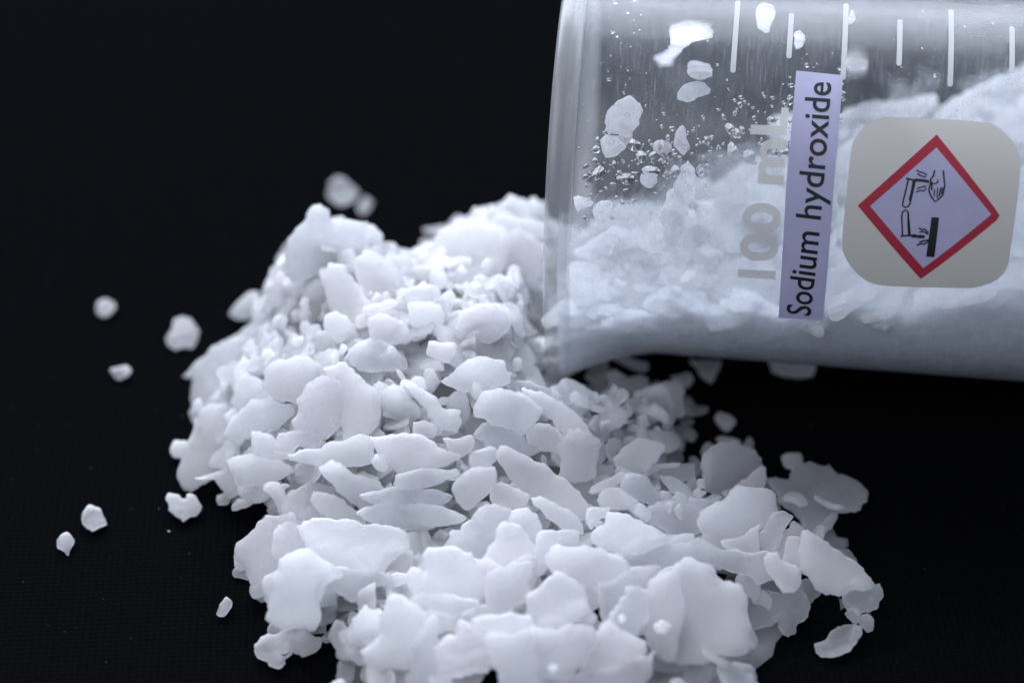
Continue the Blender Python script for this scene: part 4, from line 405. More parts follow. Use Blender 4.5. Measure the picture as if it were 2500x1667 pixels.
def simple(name, col, rough=.5, **kw):
    m, nt, out = mat(name)
    co = obj_coord(nt)
    n = N(nt,'ShaderNodeTexNoise',{'Vector':co,'Scale':260.,'Detail':4.})
    c = ramp(nt, n.outputs[0], [(.3,(col[0]*.93,col[1]*.93,col[2]*.93,1)),(.7,(min(1,col[0]*1.04),min(1,col[1]*1.04),min(1,col[2]*1.04),1))])
    ins = {'Base Color':c,'Roughness':rough}; ins.update(kw)
    p = N(nt,'ShaderNodeBsdfPrincipled',ins); nt.links.new(p.outputs[0], out.inputs[0]); return m
def film(name, col, alpha, rough=.5, f0=.03):
    m, nt, out = mat(name)
    d = N(nt,'ShaderNodeBsdfDiffuse',{'Color':(*col,1)}); t = N(nt,'ShaderNodeBsdfTransparent')
    tl = N(nt,'ShaderNodeBsdfTranslucent',{'Color':(*col,1)}); mm = N(nt,'ShaderNodeMixShader',{0:.08}); nt.links.new(d.outputs[0],mm.inputs[1]); nt.links.new(tl.outputs[0],mm.inputs[2])
    x = N(nt,'ShaderNodeMixShader',{0:alpha}); nt.links.new(t.outputs[0],x.inputs[1]); nt.links.new(mm.outputs[0],x.inputs[2])
    gl = N(nt,'ShaderNodeBsdfGlossy',{'Roughness':rough}); fr = schlick(nt,f0,.6)
    y = N(nt,'ShaderNodeMixShader',{0:fr.outputs[0]}); nt.links.new(x.outputs[0],y.inputs[1]); nt.links.new(gl.outputs[0],y.inputs[2])
    nt.links.new(y.outputs[0], out.inputs[0]); return m
M_CLOTH = cloth_material(); M_PLASTIC = plastic_material()
M_RIM = film('milky_rim_plastic', (.86,.88,.87), .20, .35, .09)
M_PRINT = film('grey_white_print', (.60,.615,.615), .78, .5)
M_TAPE = film('frosted_tape', (.70,.69,.63), .93, .35)
M_PAPER = simple('lavender_paper', (.46,.46,.63), .8)
M_RED = simple('red_print', (.42,.020,.045), .7)
M_INK = simple('black_ink', (.006,.006,.008), .6)
m, nt, out = mat('clear_droplet'); gb = N(nt,'ShaderNodeBsdfPrincipled',{'Base Color':(1,1,1,1),'Roughness':.03,'IOR':1.33,'Transmission Weight':1.}); nt.links.new(gb.outputs[0],out.inputs[0]); M_DROP = m

# ---------------------------------------------------------------- helpers
def link(name, me, m=None, parent=None, loc=None, rot=None):
    if m is not None and not me.materials: me.materials.append(m)
    o = bpy.data.objects.new(name, me); scene.collection.objects.link(o)
    if parent: o.parent = parent
    if loc is not None: o.location = loc
    if rot is not None: o.rotation_euler = rot
    return o
def tag(o, label=None, cat=None, group=None, kind=None):
    if label: o['label']=label
    if cat: o['category']=cat
    if group: o['group']=group
    if kind: o['kind']=kind
    return o
def mesh(name, vs, fs, smooth=True, uvs=None):
    me = bpy.data.meshes.new(name); me.from_pydata([tuple(x) for x in vs], [], fs)
    if uvs is not None:
        l = me.uv_layers.new(name='UVMap'); idx = np.zeros(len(me.loops),dtype=np.int32); me.loops.foreach_get('vertex_index',idx)
        l.data.foreach_set('uv', np.asarray(uvs,dtype=np.float32)[idx].ravel())
    if smooth: me.polygons.foreach_set('use_smooth',[True]*len(me.polygons))
    me.update(); return me
def smooth_outline(P, step, rough, rng, seed):
    P = np.asarray(P,float); n = len(P); out = []
    for i in range(n):
        p0,p1,p2,p3 = P[i-1],P[i],P[(i+1)%n],P[(i+2)%n]
        k = max(1,int(np.linalg.norm(p2-p1)/step))
        for j in range(k):
            t = j/k; cr = .5*((2*p1)+(p2-p0)*t+(2*p0-5*p1+4*p2-p3)*t*t+(3*p1-p0-3*p2+p3)*t**3)
            li = p1+(p2-p1)*t
            out.append(li*.6+cr*.4)
    out = np.array(out)
    for i in range(len(out)):
        q = out[i].copy(); v = noise.noise_vector(Vector((q[0]*5,q[1]*5,seed))); v2 = noise.noise_vector(Vector((q[0]*15,q[1]*15,seed+7)))
        out[i] += np.array([v[0],v[1]])*rough+np.array([v2[0],v2[1]])*rough*.55
    return out
def edge_dist(Q, P):
    A = P; B = np.roll(P,-1,0); AB = B-A; L = (AB**2).sum(1)+1e-12
    t = np.clip(((Q[:,None]-A[None])*AB[None]).sum(2)/L,0,1)
    return np.sqrt((((A[None]+t[...,None]*AB[None])-Q[:,None])**2).sum(2)).min(1)
def inside(Q, P):
    x,y = Q[:,0],Q[:,1]; r = np.zeros(len(Q),bool); n = len(P)
    for i in range(n):
        x1,y1 = P[i-1]; x2,y2 = P[i]
        c = ((y1>y)!=(y2>y)); 
        if abs(y2-y1)>1e-12: r ^= c & (x<(x2-x1)*(y-y1)/(y2-y1)+x1)
    return r
def triangulate(P, inner):
    vs = [Vector((a[0],a[1])) for a in P]+[Vector((a[0],a[1])) for a in inner]
    r = geometry.delaunay_2d_cdt(vs, [], [list(range(len(P)))], 1, 1e-6)
    return np.array([tuple(v) for v in r[0]]), [tuple(f) for f in r[2]]
def flake_mesh(name, outline, T, seed, fine=1.0, wav=.35, bend=.25):
    """a broken flake: irregular outline, rounded edge, lumpy faces, slightly bent. cm in, metres out"""
    rng = random.Random(seed)
    ext = np.ptp(np.asarray(outline),axis=0); size = float(max(ext)); sm = float(min(ext))
    P = smooth_outline(outline, max(.028, size/20)/fine, min(.055,sm*.095), rng, seed*1.37)
    g = max(.05, size/8)/fine
    lo, hi = P.min(0), P.max(0); xs = np.arange(lo[0],hi[0],g); ys = np.arange(lo[1],hi[1],g*.87)
    Q = np.array([(x+(g/2 if j%2 else 0)+rng.uniform(-.1,.1)*g, y+rng.uniform(-.1,.1)*g) for j,y in enumerate(ys) for x in xs]).reshape(-1,2)
    rw = min(T*.27, sm*.3)
    # inset rings give the edge its roundness
    tn = np.roll(P,-1,0)-np.roll(P,1,0); nn = np.stack([tn[:,1],-tn[:,0]],1); nn /= np.linalg.norm(nn,axis=1)[:,None]+1e-9
    rings = []
    for fr in (.3,.95):
        for sg in (1,-1):
            R = P+nn*sg*rw*fr; ok = inside(R,P); R = R[ok]
            if len(R): R = R[edge_dist(R,P)>rw*fr*.8]
            if len(R): rings.append(R)
    if len(Q): Q = Q[inside(Q,P)]
    if len(Q): Q = Q[edge_dist(Q,P)>rw*1.35]
    inner = np.concatenate([Q]+rings) if rings else Q
    V, F = triangulate(P, inner)
    d = edge_dist(V,P); nb = len(P)
    t = np.clip(d/rw,0,1); prof = np.sqrt(np.clip(1-(1-t)**2,0,1))*T/2
    ka,kb,kc = [rng.uniform(-1,1)*bend*T/(size*size*.25+1e-6)*2 for _ in range(3)]
    steps = [(rng.uniform(0,2*pi), rng.uniform(-.35,.35)*size, rng.uniform(.15,.5)*T) for _ in range(3)]
    c0 = (lo+hi)/2
    mid = ka*(V[:,0]-c0[0])**2+kb*(V[:,1]-c0[1])**2+kc*(V[:,0]-c0[0])*(V[:,1]-c0[1])
    mid = np.clip(mid,-size*.12,size*.12)
    top = prof.copy(); bot = prof.copy()
    for i,(x,y) in enumerate(V):
        if d[i]<1e-5: 
            mid[i] += .12*T*noise.noise(Vector((x*7,y*7,seed+5.)));  continue
        lump = noise.noise(Vector((x*3.2,y*3.2,seed*.71)))*.6+noise.noise(Vector((x*8,y*8,seed*.3+9)))*.28
        lay = 0
        for an,off,hh in steps:
            s_ = (x-c0[0])*cos(an)+(y-c0[1])*sin(an)-off+.12*noise.noise(Vector((x*4,y*4,seed+an)))
            lay += hh*(1/(1+exp(-max(-30,min(30,s_/.03))))-.5)
        top[i] = max(.12*T, top[i]*(1+wav*lump)+lay*t[i]*1.0)
        bot[i] *= 1+wav*noise.noise(Vector((x*3,y*3,seed+30.)))
    n = len(V); vs = []; bi = {}
    for i in range(n): vs.append((V[i,0]*CM,V[i,1]*CM,(mid[i]+(top[i] if d[i]>1e-5 else 0))*CM))
    for i in range(n):
        if d[i]>1e-5: bi[i]=len(vs); vs.append((V[i,0]*CM,V[i,1]*CM,(mid[i]-bot[i])*CM))
        else: bi[i]=i
    fs = [tuple(f) for f in F]+[tuple(bi[i] for i in reversed(f)) for f in F]
    fs = [f for f in fs if len(set(f))==len(f)]
    fs = [f for f in fs]
    me = mesh(name, vs, fs); 
    return me
def basis(u,v,o):
    u = V3(u).normalized(); n = u.cross(V3(v)).normalized(); v2 = n.cross(u)
    M = Matrix((u,v2,n)).transposed().to_4x4(); M.translation = V3(o)*CM; return M

# ---------------------------------------------------------------- the cloth
nx = 90; vs=[]; 
for j in range(nx+1):
    for i in range(nx+1):
        x = (i/nx-.5)*90; y = (j/nx-.5)*90+8
        vs.append((x*CM,y*CM,CM*(-.05-.05*noise.noise(Vector((x*.12,y*.2,3.)))*min(1,max(0,(abs(y-1)+abs(x)*.3-6)/8)))))
# flatten beneath the heap: the cloth surface is z = 0 there
vs = [(a,b,c+.0005) for a,b,c in vs]
fs = [(j*(nx+1)+i,j*(nx+1)+i+1,(j+1)*(nx+1)+i+1,(j+1)*(nx+1)+i) for j in range(nx) for i in range(nx)]
cloth = link('black_cloth', mesh('black_cloth',vs,fs), M_CLOTH)
tag(cloth,'black knitted cloth spread flat under the heap and the beaker','cloth',kind='structure')

# ---------------------------------------------------------------- flakes read from the photograph
GENERIC = {'h':('white flake packed among the others on the surface of the heap','flakes packed on the heap'),
           'g':('small greyish flake lying on the cloth at the edge of the heap','flakes at the foot of the heap'),
           'w':('pale flake pressed against the glass among the contents of the beaker','flakes against the glass')}
for i,(k,lab,T,o,u,v,L) in enumerate(FLAKES):
    me = flake_mesh('flake', L, T, i+1, fine=1.25, bend=.25 if k!='w' else .05)
    low = lab.lower()
    grain = any(s in low for s in ('grain','granule','crystal','nugget','bead','cube','crumb','chunk'))
    clear = any(s in low for s in ('clear','glassy','translucent','dim '))
    name = 'crystal' if grain else 'flake'
    ob = link(name, me, M_CLEAR if clear else (M_SEMI if grain and k=='g' else M_GRAIN if grain else (M_SEMI if i%3==1 else M_FLAKE)))
    ob.matrix_world = basis(u,v,o)
    if lab: tag(ob, lab, 'crystal' if grain else 'flake')
    else: tag(ob, GENERIC[k][0], 'flake', GENERIC[k][1])

# ---------------------------------------------------------------- filler flakes in the heap
def random_outline(rng, a, b):
    n = rng.randint(6,10); ph = rng.uniform(0,6.28)
    P = []
    for i in range(n):
        t = 2*pi*(i+rng.uniform(-.3,.3))/n; r = rng.uniform(.62,1.08)
        P.append((a*r*cos(t), b*r*sin(t)))
    c,s = cos(ph),sin(ph)
    return [(x*c-y*s,x*s+y*c) for x,y in P]
rng = random.Random(11)
PROTO = []
for i in range(44):
    a = [.13,.2,.28,.36,.45][i%5]*rng.uniform(.85,1.15); b = a*rng.uniform(.45,.95)
    T = min(.13,.04+.12*a)*rng.uniform(.8,1.5)
    PROTO.append((a, flake_mesh('flake', random_outline(rng,a,b), T, 500+i, fine=.95 if a>.25 else .8)))
for i,(a,me) in enumerate(PROTO): me.materials.append(M_SEMI if i%5==2 else M_FLAKE)
def random_pose(rng, p, n, spread):
    z = (V3(n)+Vector((rng.gauss(0,spread),rng.gauss(0,spread),rng.gauss(0,spread)))).normalized()
    x = z.orthogonal().normalized(); x.rotate(Matrix.Rotation(rng.uniform(0,2*pi),3,z)); y = z.cross(x)
    M = Matrix((x,y,z)).transposed().to_4x4(); M.translation = V3(p)*CM; return M
def hgrad(x,y,e=.3):
    return (-(H(x+e,y)-H(x-e,y))/(2*e), -(H(x,y+e)-H(x,y-e))/(2*e), 1.)
def clear_of_beaker(p, a):
    s,r,_ = to_cyl(np.array(p)); return s < -a*.6 or r > body_r(s)+.12+a*.7
def in_hole(x,y,m=0.): return any((x-a)**2+((y-b)*.75)**2<(r+m)**2 for a,b,r in HOLES)
singles = []; massed = []
for k in range(2600):
    x = rng.uniform(-4.9,5.2); y = rng.uniform(-7.6,2.4); h = H(x,y)
    if h<.1: continue
    layer = rng.choice([0,0,1,1,2])
    z = h-(.03 if y>-3.9 else .12)-.13*layer
    if z<.03: 
        if rng.random()<.55: continue
        z = .05
    a,me = rng.choice(PROTO)
    if in_hole(x,y,a*.5): continue
    if h<.55 and rng.random()<.72: continue
    if not clear_of_beaker((x,y,z),a): continue
    M = random_pose(rng,(x,y,max(z,.05+a*.15)),hgrad(x,y),.38 if h>.5 else .15)
    (singles if (layer==0 and a>.24 and h>.12 and y<1.5 and len(singles)<85) else massed).append((me,M))
for me,M in singles:
    o = link('flake', me); o.matrix_world = M
    tag(o,'half-hidden white flake showing between larger ones in the heap','flake','half-hidden flakes between the larger ones')
def join(name, items, m):
    vs=[]; fs=[]; base=0
    cache={}
    for me,M in items:
        if me.name not in cache:
            c = np.zeros(len(me.vertices)*3); me.vertices.foreach_get('co',c)
            cache[me.name]=(c.reshape(-1,3),[tuple(p.vertices) for p in me.polygons])
        c,f = cache[me.name]; A = np.array(M)
        vs.append(c@A[:3,:3].T+A[:3,3]); fs += [tuple(i+base for i in q) for q in f]; base += len(c)
    return link(name, mesh(name, np.concatenate(vs), fs), m)
small = [q for q in PROTO if q[0]<.33]
for k in range(1000):                     # small chips and slivers lying between and on the large flakes
    x = rng.uniform(-3.6,2.6); y = rng.uniform(-4.4,1.8); h = H(x,y)
    if h<.5 or in_hole(x,y,.05): continue
    if y<-3.2 and rng.random()<.6: continue
    a,me = rng.choice(small); z = h+rng.uniform(-.12,.07)
    if not clear_of_beaker((x,y,z),a): continue
    M = random_pose(rng,(x,y,z),hgrad(x,y),.38)@Matrix.Diagonal((rng.uniform(.45,1.),rng.uniform(.4,.9),rng.uniform(.9,1.3),1))
    massed.append((me,M))
vs=[];fs=[];idx={};st=.22
for j in range(60):
    for i in range(60):
        x=-5.5+i*st; y=-8+j*st; h=H(x,y)
        z=h-.42+.16*noise.noise(Vector((x*2.4,y*2.4,0)))
        idx[i,j]=len(vs); vs.append((x*CM,y*CM,z*CM))
for j in range(59):
    for i in range(59):
        q=[idx[i,j],idx[i+1,j],idx[i+1,j+1],idx[i,j+1]]
        if max(vs[k][2] for k in q)>0 and not in_hole(vs[q[0]][0]/CM,vs[q[0]][1]/CM,.1) and all(clear_of_beaker((vs[k][0]/CM,vs[k][1]/CM,vs[k][2]/CM),.15) for k in q): fs.append(tuple(q))
massed.append((mesh('core',vs,fs),Matrix.Identity(4)))
M_FILL = flake_material('flake_small', (.985,.988,.992), .05, .42, .01, .62)
tag(join('flake_heap_filling', massed, M_FILL),'small white flakes and fragments filling the heap beneath the large ones','flakes',kind='stuff')
# crumbs strewn on the cloth close to the heap
crumbs=[]
small=[me for a,me in PROTO if a<.16]
for k in range(14):
    an=rng.uniform(0,2*pi); rr=rng.gauss(1,.10); x=-.2+4.4*rr*cos(an); y=-3.3+4.1*rr*sin(an)
    if H(x,y)>.15 or y>.2 or not clear_of_beaker((x,y,.05),.1): continue
    M=random_pose(rng,(x,y,.012),(0,0,1),.2); M=M@Matrix.Scale(rng.choice([.06,.1,.1,.16]),4); crumbs.append((rng.choice(small),M))
tag(join('flake_crumbs',crumbs,M_FLAKE),'specks of white dust on the black cloth around the heap','crumbs',kind='stuff')

# ---------------------------------------------------------------- the beaker
beaker = bpy.data.objects.new('beaker', None); scene.collection.objects.link(beaker)
beaker.empty_display_size=.02; beaker.location = V3(BO*CM+EA*.03-EZ*.025)
tag(beaker,'clear plastic beaker lying on its side with its mouth and spout at the heap','beaker')
OFF = np.array(beaker.location)
A0 = radians(-57); WALL=.13; LEN=7.1
def spout(s,a):
    d = (a-A0+pi)%(2*pi)-pi
    return .50*exp(-(d/.25)**2)*max(0.,1-s/1.45)**1.5 if s<1.45 else 0.
def shell_pt(s,a,off=0.): 
    if s<.35: off += .022*max(0,noise.noise(Vector((cos(a)*9,sin(a)*9,2.))))*(1-s/.35)
    return from_cyl(s, body_r(s)+spout(max(s,0),a)+off, a)
def tm(p): return (np.asarray(p)*CM-OFF)
NA=220
def lathe(name, prof, m, uvlen=True, spoutk=1.):
    """prof: list of (s, dr) measured from the outer wall; follows the spout"""
    vs=[];uv=[];fs=[]; n=len(prof)
    for j,(s,dr) in enumerate(prof):
        for i in range(NA+1):
            a=-pi+2*pi*i/NA
            vs.append(tm(shell_pt(s,a,dr))); uv.append((a*2.5,s))
    for j in range(n-1):
        for i in range(NA):
            q=j*(NA+1)+i; fs.append((q,q+1,q+NA+2,q+NA+1))
    return link(name, mesh(name,vs,fs,uvs=uv), m, beaker)
S = [.16]+list(np.linspace(.2,1.6,18))+list(np.linspace(1.8,6.8,14))
body=[(s,0.) for s in S]+[(6.93,-.02),(7.03,-.07),(7.09,-.16),(7.1,-.3)]+[(7.1,-.9),(7.1,-1.7),(7.1,-2.5)]
body+=[(6.96,-2.5),(6.96,-1.7),(6.96,-.9),(6.95,-.32),(6.9,-.2),(6.8,-WALL)]+[(s,-WALL) for s in reversed(S[:-1])]
lathe('body', body, M_PLASTIC)
rimp=[]
for k in range(17):
    t=2*pi*k/16; rimp.append((.15+.16*cos(t+pi), -.06+.105*sin(t+pi)))
lathe('rim', rimp, M_RIM)

# decals wrapped on the outer wall: (s, w) with w = angle*2.5
def wrap(sw, off):
    s,w_ = sw; a=w_/2.5; return tm(from_cyl(s, body_r(s)+off, a))
def subdiv_line(P, step=.06):
    out=[]
    P=[np.array(p,float) for p in P]
    for i,p in enumerate(P):
        q=P[(i+1)%len(P)]; k=max(1,int(np.linalg.norm(q-p)/step))
        for j in range(k): out.append(p+(q-p)*j/k)
    return np.array(out)
def smooth_closed(P):
    P=np.asarray(P,float); n=len(P); out=[]
    for i in range(n):
        p0,p1,p2,p3=P[i-1],P[i],P[(i+1)%n],P[(i+2)%n]
        for j in range(5):
            t=j/5; out.append(.5*((2*p1)+(p2-p0)*t+(2*p0-5*p1+4*p2-p3)*t*t+(3*p1-p0-3*p2+p3)*t**3))
    return out
def decal(name, outline, off, T, m, parent, hole=None, round_=False):
    P = subdiv_line(smooth_closed(outline) if round_ else outline)
    lo,hi=P.min(0),P.max(0); g=.14 if max(hi-lo)<.9 else .055
    Q=np.array([(x,y) for x in np.arange(lo[0],hi[0],g) for y in np.arange(lo[1],hi[1],g)]).reshape(-1,2)
    if len(Q): Q=Q[inside(Q,P)]
    if len(Q): Q=Q[edge_dist(Q,P)>.02]
    if hole is not None:
        Hh=subdiv_line(hole)
        if len(Q): Q=Q[~inside(Q,Hh)]; Q=Q[edge_dist(Q,Hh)>.03]
        pts=[Vector(p) for p in P]+[Vector(p) for p in Hh]+[Vector(p) for p in Q]
        e=[(i,(i+1)%len(P)) for i in range(len(P))]+[(len(P)+i,len(P)+(i+1)%len(Hh)) for i in range(len(Hh))]
        r=geometry.delaunay_2d_cdt(pts,e,[],1,1e-6); V=np.array([tuple(v) for v in r[0]]); F=[]
        for f in r[2]:
            c=V[list(f)].mean(0)[None]
            if inside(c,P)[0] and not inside(c,Hh)[0]: F.append(tuple(f))
    else:
        V,F=triangulate(P,Q)
    n=len(V); vs=[wrap(v,off+T) for v in V]+[wrap(v,off) for v in V]
    cnt={}
    for f in F:
        for a,b in zip(f,f[1:]+f[:1]): cnt[(a,b)]=1
    fs=[tuple(f) for f in F]+[tuple(i+n for i in reversed(f)) for f in F]
    for (a,b) in list(cnt):
        if (b,a) not in cnt: fs.append((b,a,a+n,b+n))
    me=mesh(name,vs,fs,smooth=False); bm=bmesh.new(); bm.from_mesh(me); bmesh.ops.recalc_face_normals(bm,faces=bm.faces); bm.to_mesh(me); bm.free()
    return link(name,me,m,parent)
def stroke(P, wd):
    """a pen stroke along points -> closed outline"""
    P=[np.array(p,float) for p in P]; Lf=[];Rt=[]
    for i,p in enumerate(P):
        a=P[max(0,i-1)]; b=P[min(len(P)-1,i+1)]; d=b-a; d/=np.linalg.norm(d)+1e-9; n=np.array([-d[1],d[0]])*wd/2
        q=p-(d*wd*.3 if i==0 else 0)+(d*wd*.3 if i==len(P)-1 else 0)
        Lf.append(q+n); Rt.append(q-n)
    return Lf+Rt[::-1]
def capsule(p,q,wd):
    p=np.array(p);q=np.array(q); d=q-p; L=np.linalg.norm(d); d/=L; n=np.array([-d[1],d[0]]); out=[]
    for k in range(9): t=-pi/2+pi*k/8; out.append(q-d*wd/2+d*cos(t)*wd/2+n*sin(t)*wd/2)
    for k in range(9): t=pi/2+pi*k/8; out.append(p+d*wd/2+d*cos(t)*wd/2+n*sin(t)*wd/2)
    return out
for a,b in DECALS['ticks']: decal('graduation_mark', capsule(a,b,.064), .002,.004, M_PRINT, beaker)
def text_on(name, body_, base, cap, m, parent, off, T, bold=0.):
    cu=bpy.data.curves.new(name,'FONT'); cu.body=body_; cu.size=1; cu.offset=bold; cu.resolution_u=4
    to=bpy.data.objects.new(name,cu); scene.collection.objects.link(to)
    bpy.context.view_layer.update()
    me=bpy.data.meshes.new_from_object(to.evaluated_get(bpy.context.evaluated_depsgraph_get()))
    bpy.data.objects.remove(to)
    xs=[v.co.x for v in me.vertices]; x0,x1=min(xs),max(xs)
    # cap height from the capital letter H
    cap_h=.729 if False else max(v.co.y for v in me.vertices)
    bm=bmesh.new(); bm.from_mesh(me)
    for k in range(1,40):
        bmesh.ops.bisect_plane(bm,geom=bm.verts[:]+bm.edges[:]+bm.faces[:],plane_co=(x0+(x1-x0)*k/40,0,0),plane_no=(1,0,0))
    b0,b1=[np.array(p) for p in base]; c0,c1=[np.array(p) for p in cap]
    vs=[];
    bm.verts.index_update()
    for v in bm.verts:
        t=(v.co.x-x0)/(x1-x0); h=v.co.y/cap_h
        p=(b0+(b1-b0)*t)*(1-h)+(c0+(c1-c0)*t)*h; vs.append(p)
    fs=[tuple(v.index for v in f.verts) for f in bm.faces]; bm.free(); n=len(vs)
    cnt={(a,b) for f in fs for a,b in zip(f,f[1:]+f[:1])}
    al=fs+[tuple(i+n for i in reversed(f)) for f in fs]+[(b,a,a+n,b+n) for a,b in cnt if (b,a) not in cnt]
    me2=mesh(name,[wrap(v,off+T) for v in vs]+[wrap(v,off) for v in vs],al,smooth=False)
    return link(name,me2,m,parent)
M_MARK = film('cream_volume_print', (.80,.80,.76), .62, .5)
text_on('volume_text','100 mL',DECALS['vol_base'],DECALS['vol_cap'],M_MARK,beaker,.002,.004,.03)
strip=decal('name_label',DECALS['strip'],.004,.010,M_PAPER,beaker)
strip['label']='lavender paper strip with the name of the chemical'
text_on('lettering','Sodium hydroxide',DECALS['text_base'],DECALS['text_cap'],M_INK,strip,.0145,.002,.010)
st=decal('hazard_sticker',DECALS['sticker'],.004,.008,M_TAPE,beaker,round_=True)
decal('diamond_panel',DECALS['dia_in'],.0125,.003,M_PAPER,st)
decal('diamond_border',DECALS['dia_out'],.0125,.004,M_RED,st,hole=DECALS['dia_in'])
decal('bar_symbol',DECALS['bar'],.016,.002,M_INK,st)
parts=[]
for L,wd in DECALS['strokes']:
    o=decal('pictogram',stroke(subdiv_open(L) if False else L,wd),.016+.0002*len(parts),.002,M_INK,st); parts.append(o)
# one print: join the pen strokes of the pictogram
vs=[];fs=[];b=0
for o in parts:
    me=o.data; vs+=[tuple(v.co) for v in me.vertices]; fs+=[tuple(i+b for i in p.vertices) for p in me.polygons]; b+=len(me.vertices)
for o in parts: bpy.data.objects.remove(o)
link('corrosion_symbol',mesh('corrosion_symbol',vs,fs,smooth=False),M_INK,st)

# ---------------------------------------------------------------- contents of the beaker
ZC=[(-.3,-1.75),(.3,-1.65),(1.0,-1.5),(1.7,-1.3),(2.3,-1.0),(3.4,-.45),(5.0,-.3),(6.0,.25),(6.9,.75)]
def zc(s,h):
    for (a,za),(b,zb) in zip(ZC,ZC[1:]):
        if s<=b: break
    z=za+(zb-za)*min(1,max(0,(s-a)/(b-a)))
    return z+.12*noise.noise(Vector((s*1.1,h*1.3,4.)))+.10*noise.noise(Vector((s*2.7,h*2.7,1.)))+.30*h*max(0.,min(1.,(3.2-s)/2.))
items=[]
rng=random.Random(77)
def inpose(s,h,z,n,spread,sc=1):
    a,me=rng.choice(PROTO)
    r=hypot(h,z)
    lim=body_r(s)-WALL-.05
    if r>lim: 
        h*=lim/r; z*=lim/r
    p=BO+EA*s+EH*h+EZ*z
    items.append((me,random_pose(rng,p,n,spread)))
for k in range(900):                      # top surface, two deep
    s=rng.uniform(.35,6.75); h=rng.uniform(-2.3,2.3); z=zc(s,h)-rng.choice([0,.12,.25])
    R=body_r(s)-WALL-.12
    if hypot(h,z)>R: continue
    edge=R-hypot(h,z); slope=(-.3*EA+EZ)
    inpose(s,h,z,slope,.35 if edge>.5 else .12)
for k in range(1100):                     # against the wall
    s=rng.uniform(.35,6.7); a=rng.uniform(-pi,0.3); R=body_r(s)-WALL-rng.choice([.09,.2])
    h,z=R*cos(a),R*sin(a)
    if z>zc(s,h)-.02: continue
    n=EH*cos(a)+EZ*sin(a); 
    a_,me=rng.choice(PROTO[:]); 
    if a_>.4: continue
    p=BO+EA*s+EH*h+EZ*z; items.append((me,random_pose(rng,p,n,.06)))
stuck=[]
for k in range(90):                      # damp flakes stuck to the wall facing us near the mouth
    s=rng.uniform(.32,3.4); a=rng.uniform(radians(-66),radians(60))
    if sin(a-.66)>-.52+.16*s+rng.gauss(0,.05): continue
    R=body_r(s)-WALL-.05-rng.uniform(0,.03); n=EH*cos(a)+EZ*sin(a); a_,me=rng.choice(PROTO)
    if spout(s,a)>.05: R+=spout(s,a)*.8
    stuck.append((me,random_pose(rng,BO+EA*s+EH*R*cos(a)+EZ*R*sin(a),n,.03)@Matrix.Diagonal((1.15,1.15,.4,1))))
tag(join('stuck_flakes',stuck,M_FILM),'thin damp flakes stuck over each other on the glass near the mouth','flakes',kind='stuff')
for k in range(110):                      # flakes sliding out over the spout
    s=rng.uniform(-.35,.7); a=radians(rng.uniform(-120,-48)); R=body_r(max(s,0))-WALL-.08-rng.random()*.3+spout(max(s,0),a)*.8
    a_,me=rng.choice(PROTO)
    if a_>.34: continue
    items.append((me,random_pose(rng,BO+EA*s+EH*R*cos(a)+EZ*R*sin(a),EH*cos(a)+EZ*sin(a),.3)))
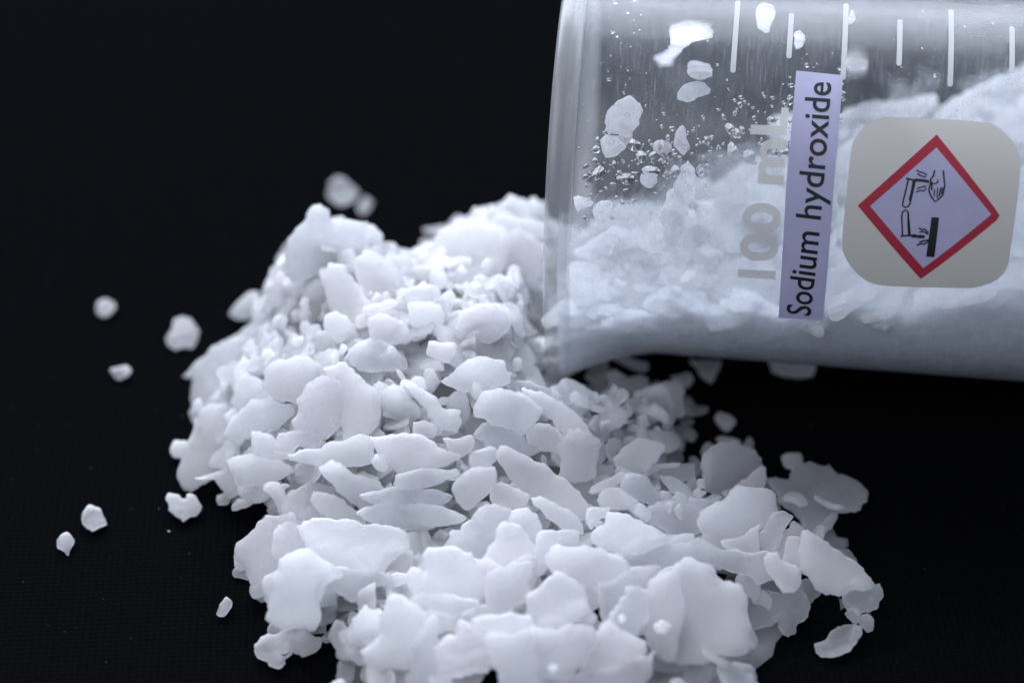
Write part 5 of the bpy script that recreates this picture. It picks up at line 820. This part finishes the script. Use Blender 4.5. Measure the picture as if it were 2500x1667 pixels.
# the packed middle
vs=[];fs=[];ns,na=40,48
for j in range(ns+1):
    s=.5+6.2*j/ns; 
    for i in range(na):
        a=-pi+2*pi*i/na; R=body_r(s)-WALL-.24
        h,z=R*cos(a),R*sin(a); z=min(z,max(-R,zc(s,h)-.28)); vs.append(tuple((BO+EA*s+EH*h+EZ*z)*CM))
for j in range(ns):
    for i in range(na): i2=(i+1)%na; fs.append((j*na+i,j*na+i2,(j+1)*na+i2,(j+1)*na+i))
fs.append(tuple(range(na))); fs.append(tuple(reversed(range(ns*na,(ns+1)*na))))
items.append((mesh('packed',vs,fs),Matrix.Identity(4)))
tag(join('beaker_contents',items,M_FILL),'white flakes filling the lower half of the lying beaker','flakes',kind='stuff')

# ---------------------------------------------------------------- droplets and blisters inside the wall
def dome(r,seed):
    vs=[];fs=[];n=10; q=random.Random(seed); st_=q.uniform(.6,1.5)
    for j,(rr,zz) in enumerate(((1,0),(.85,.16),(.5,.29))):
        for i in range(n):
            t=2*pi*i/n; k=1+.18*sin(2*t+seed)+.1*sin(3*t+seed*2); vs.append((r*rr*cos(t)*k*st_,r*rr*sin(t)*k,r*zz))
    vs.append((0,0,r*.33)); 
    for j in range(2):
        for i in range(n): i2=(i+1)%n; fs.append((j*n+i,j*n+i2,(j+1)*n+i2,(j+1)*n+i))
    for i in range(n): fs.append((2*n+i,2*n+(i+1)%n,3*n))
    fs.append(tuple(reversed(range(n))))
    return mesh('drop%d'%seed,[(a*CM,b*CM,c*CM) for a,b,c in vs],fs)
DR=[dome(1,i) for i in range(8)]
dl=[]
def add_drop(s,a,r):
    R=body_r(s)-WALL-.001; n=-(EH*cos(a)+EZ*sin(a)); z=V3(n); x=V3(EA); y=z.cross(x)
    M=Matrix((x,y,z)).transposed().to_4x4(); M=M@Matrix.Rotation(rng.uniform(0,6.3),4,'Z')@Matrix.Scale(r,4)
    M.translation=V3(from_cyl(s,R,a))*CM; dl.append((rng.choice(DR),M))
for k in range(250):
    s=rng.uniform(.45,3.5); a=.66+asin(max(-1,min(1,-.35+.16*s+rng.gauss(.10,.12))))
    add_drop(s,a,min(.085,.014*rng.paretovariate(1.5)))
for k in range(150): add_drop(rng.uniform(.5,6.5),radians(rng.uniform(-20,115)),min(.035,.008*rng.paretovariate(2)))
for k in range(120): add_drop(rng.uniform(.35,1.0),radians(rng.uniform(-40,100)),min(.03,.008*rng.paretovariate(2)))
for k in range(260):
    s=rng.uniform(.8,4.2); add_drop(s,radians(-40-rng.random()*14+rng.gauss(0,2)),min(.06,.012*rng.paretovariate(1.7)))
dr=join('droplets',dl,M_DROP); dr.parent=beaker; dr.matrix_parent_inverse=Matrix.Translation(-beaker.location); tag(dr,kind='stuff')
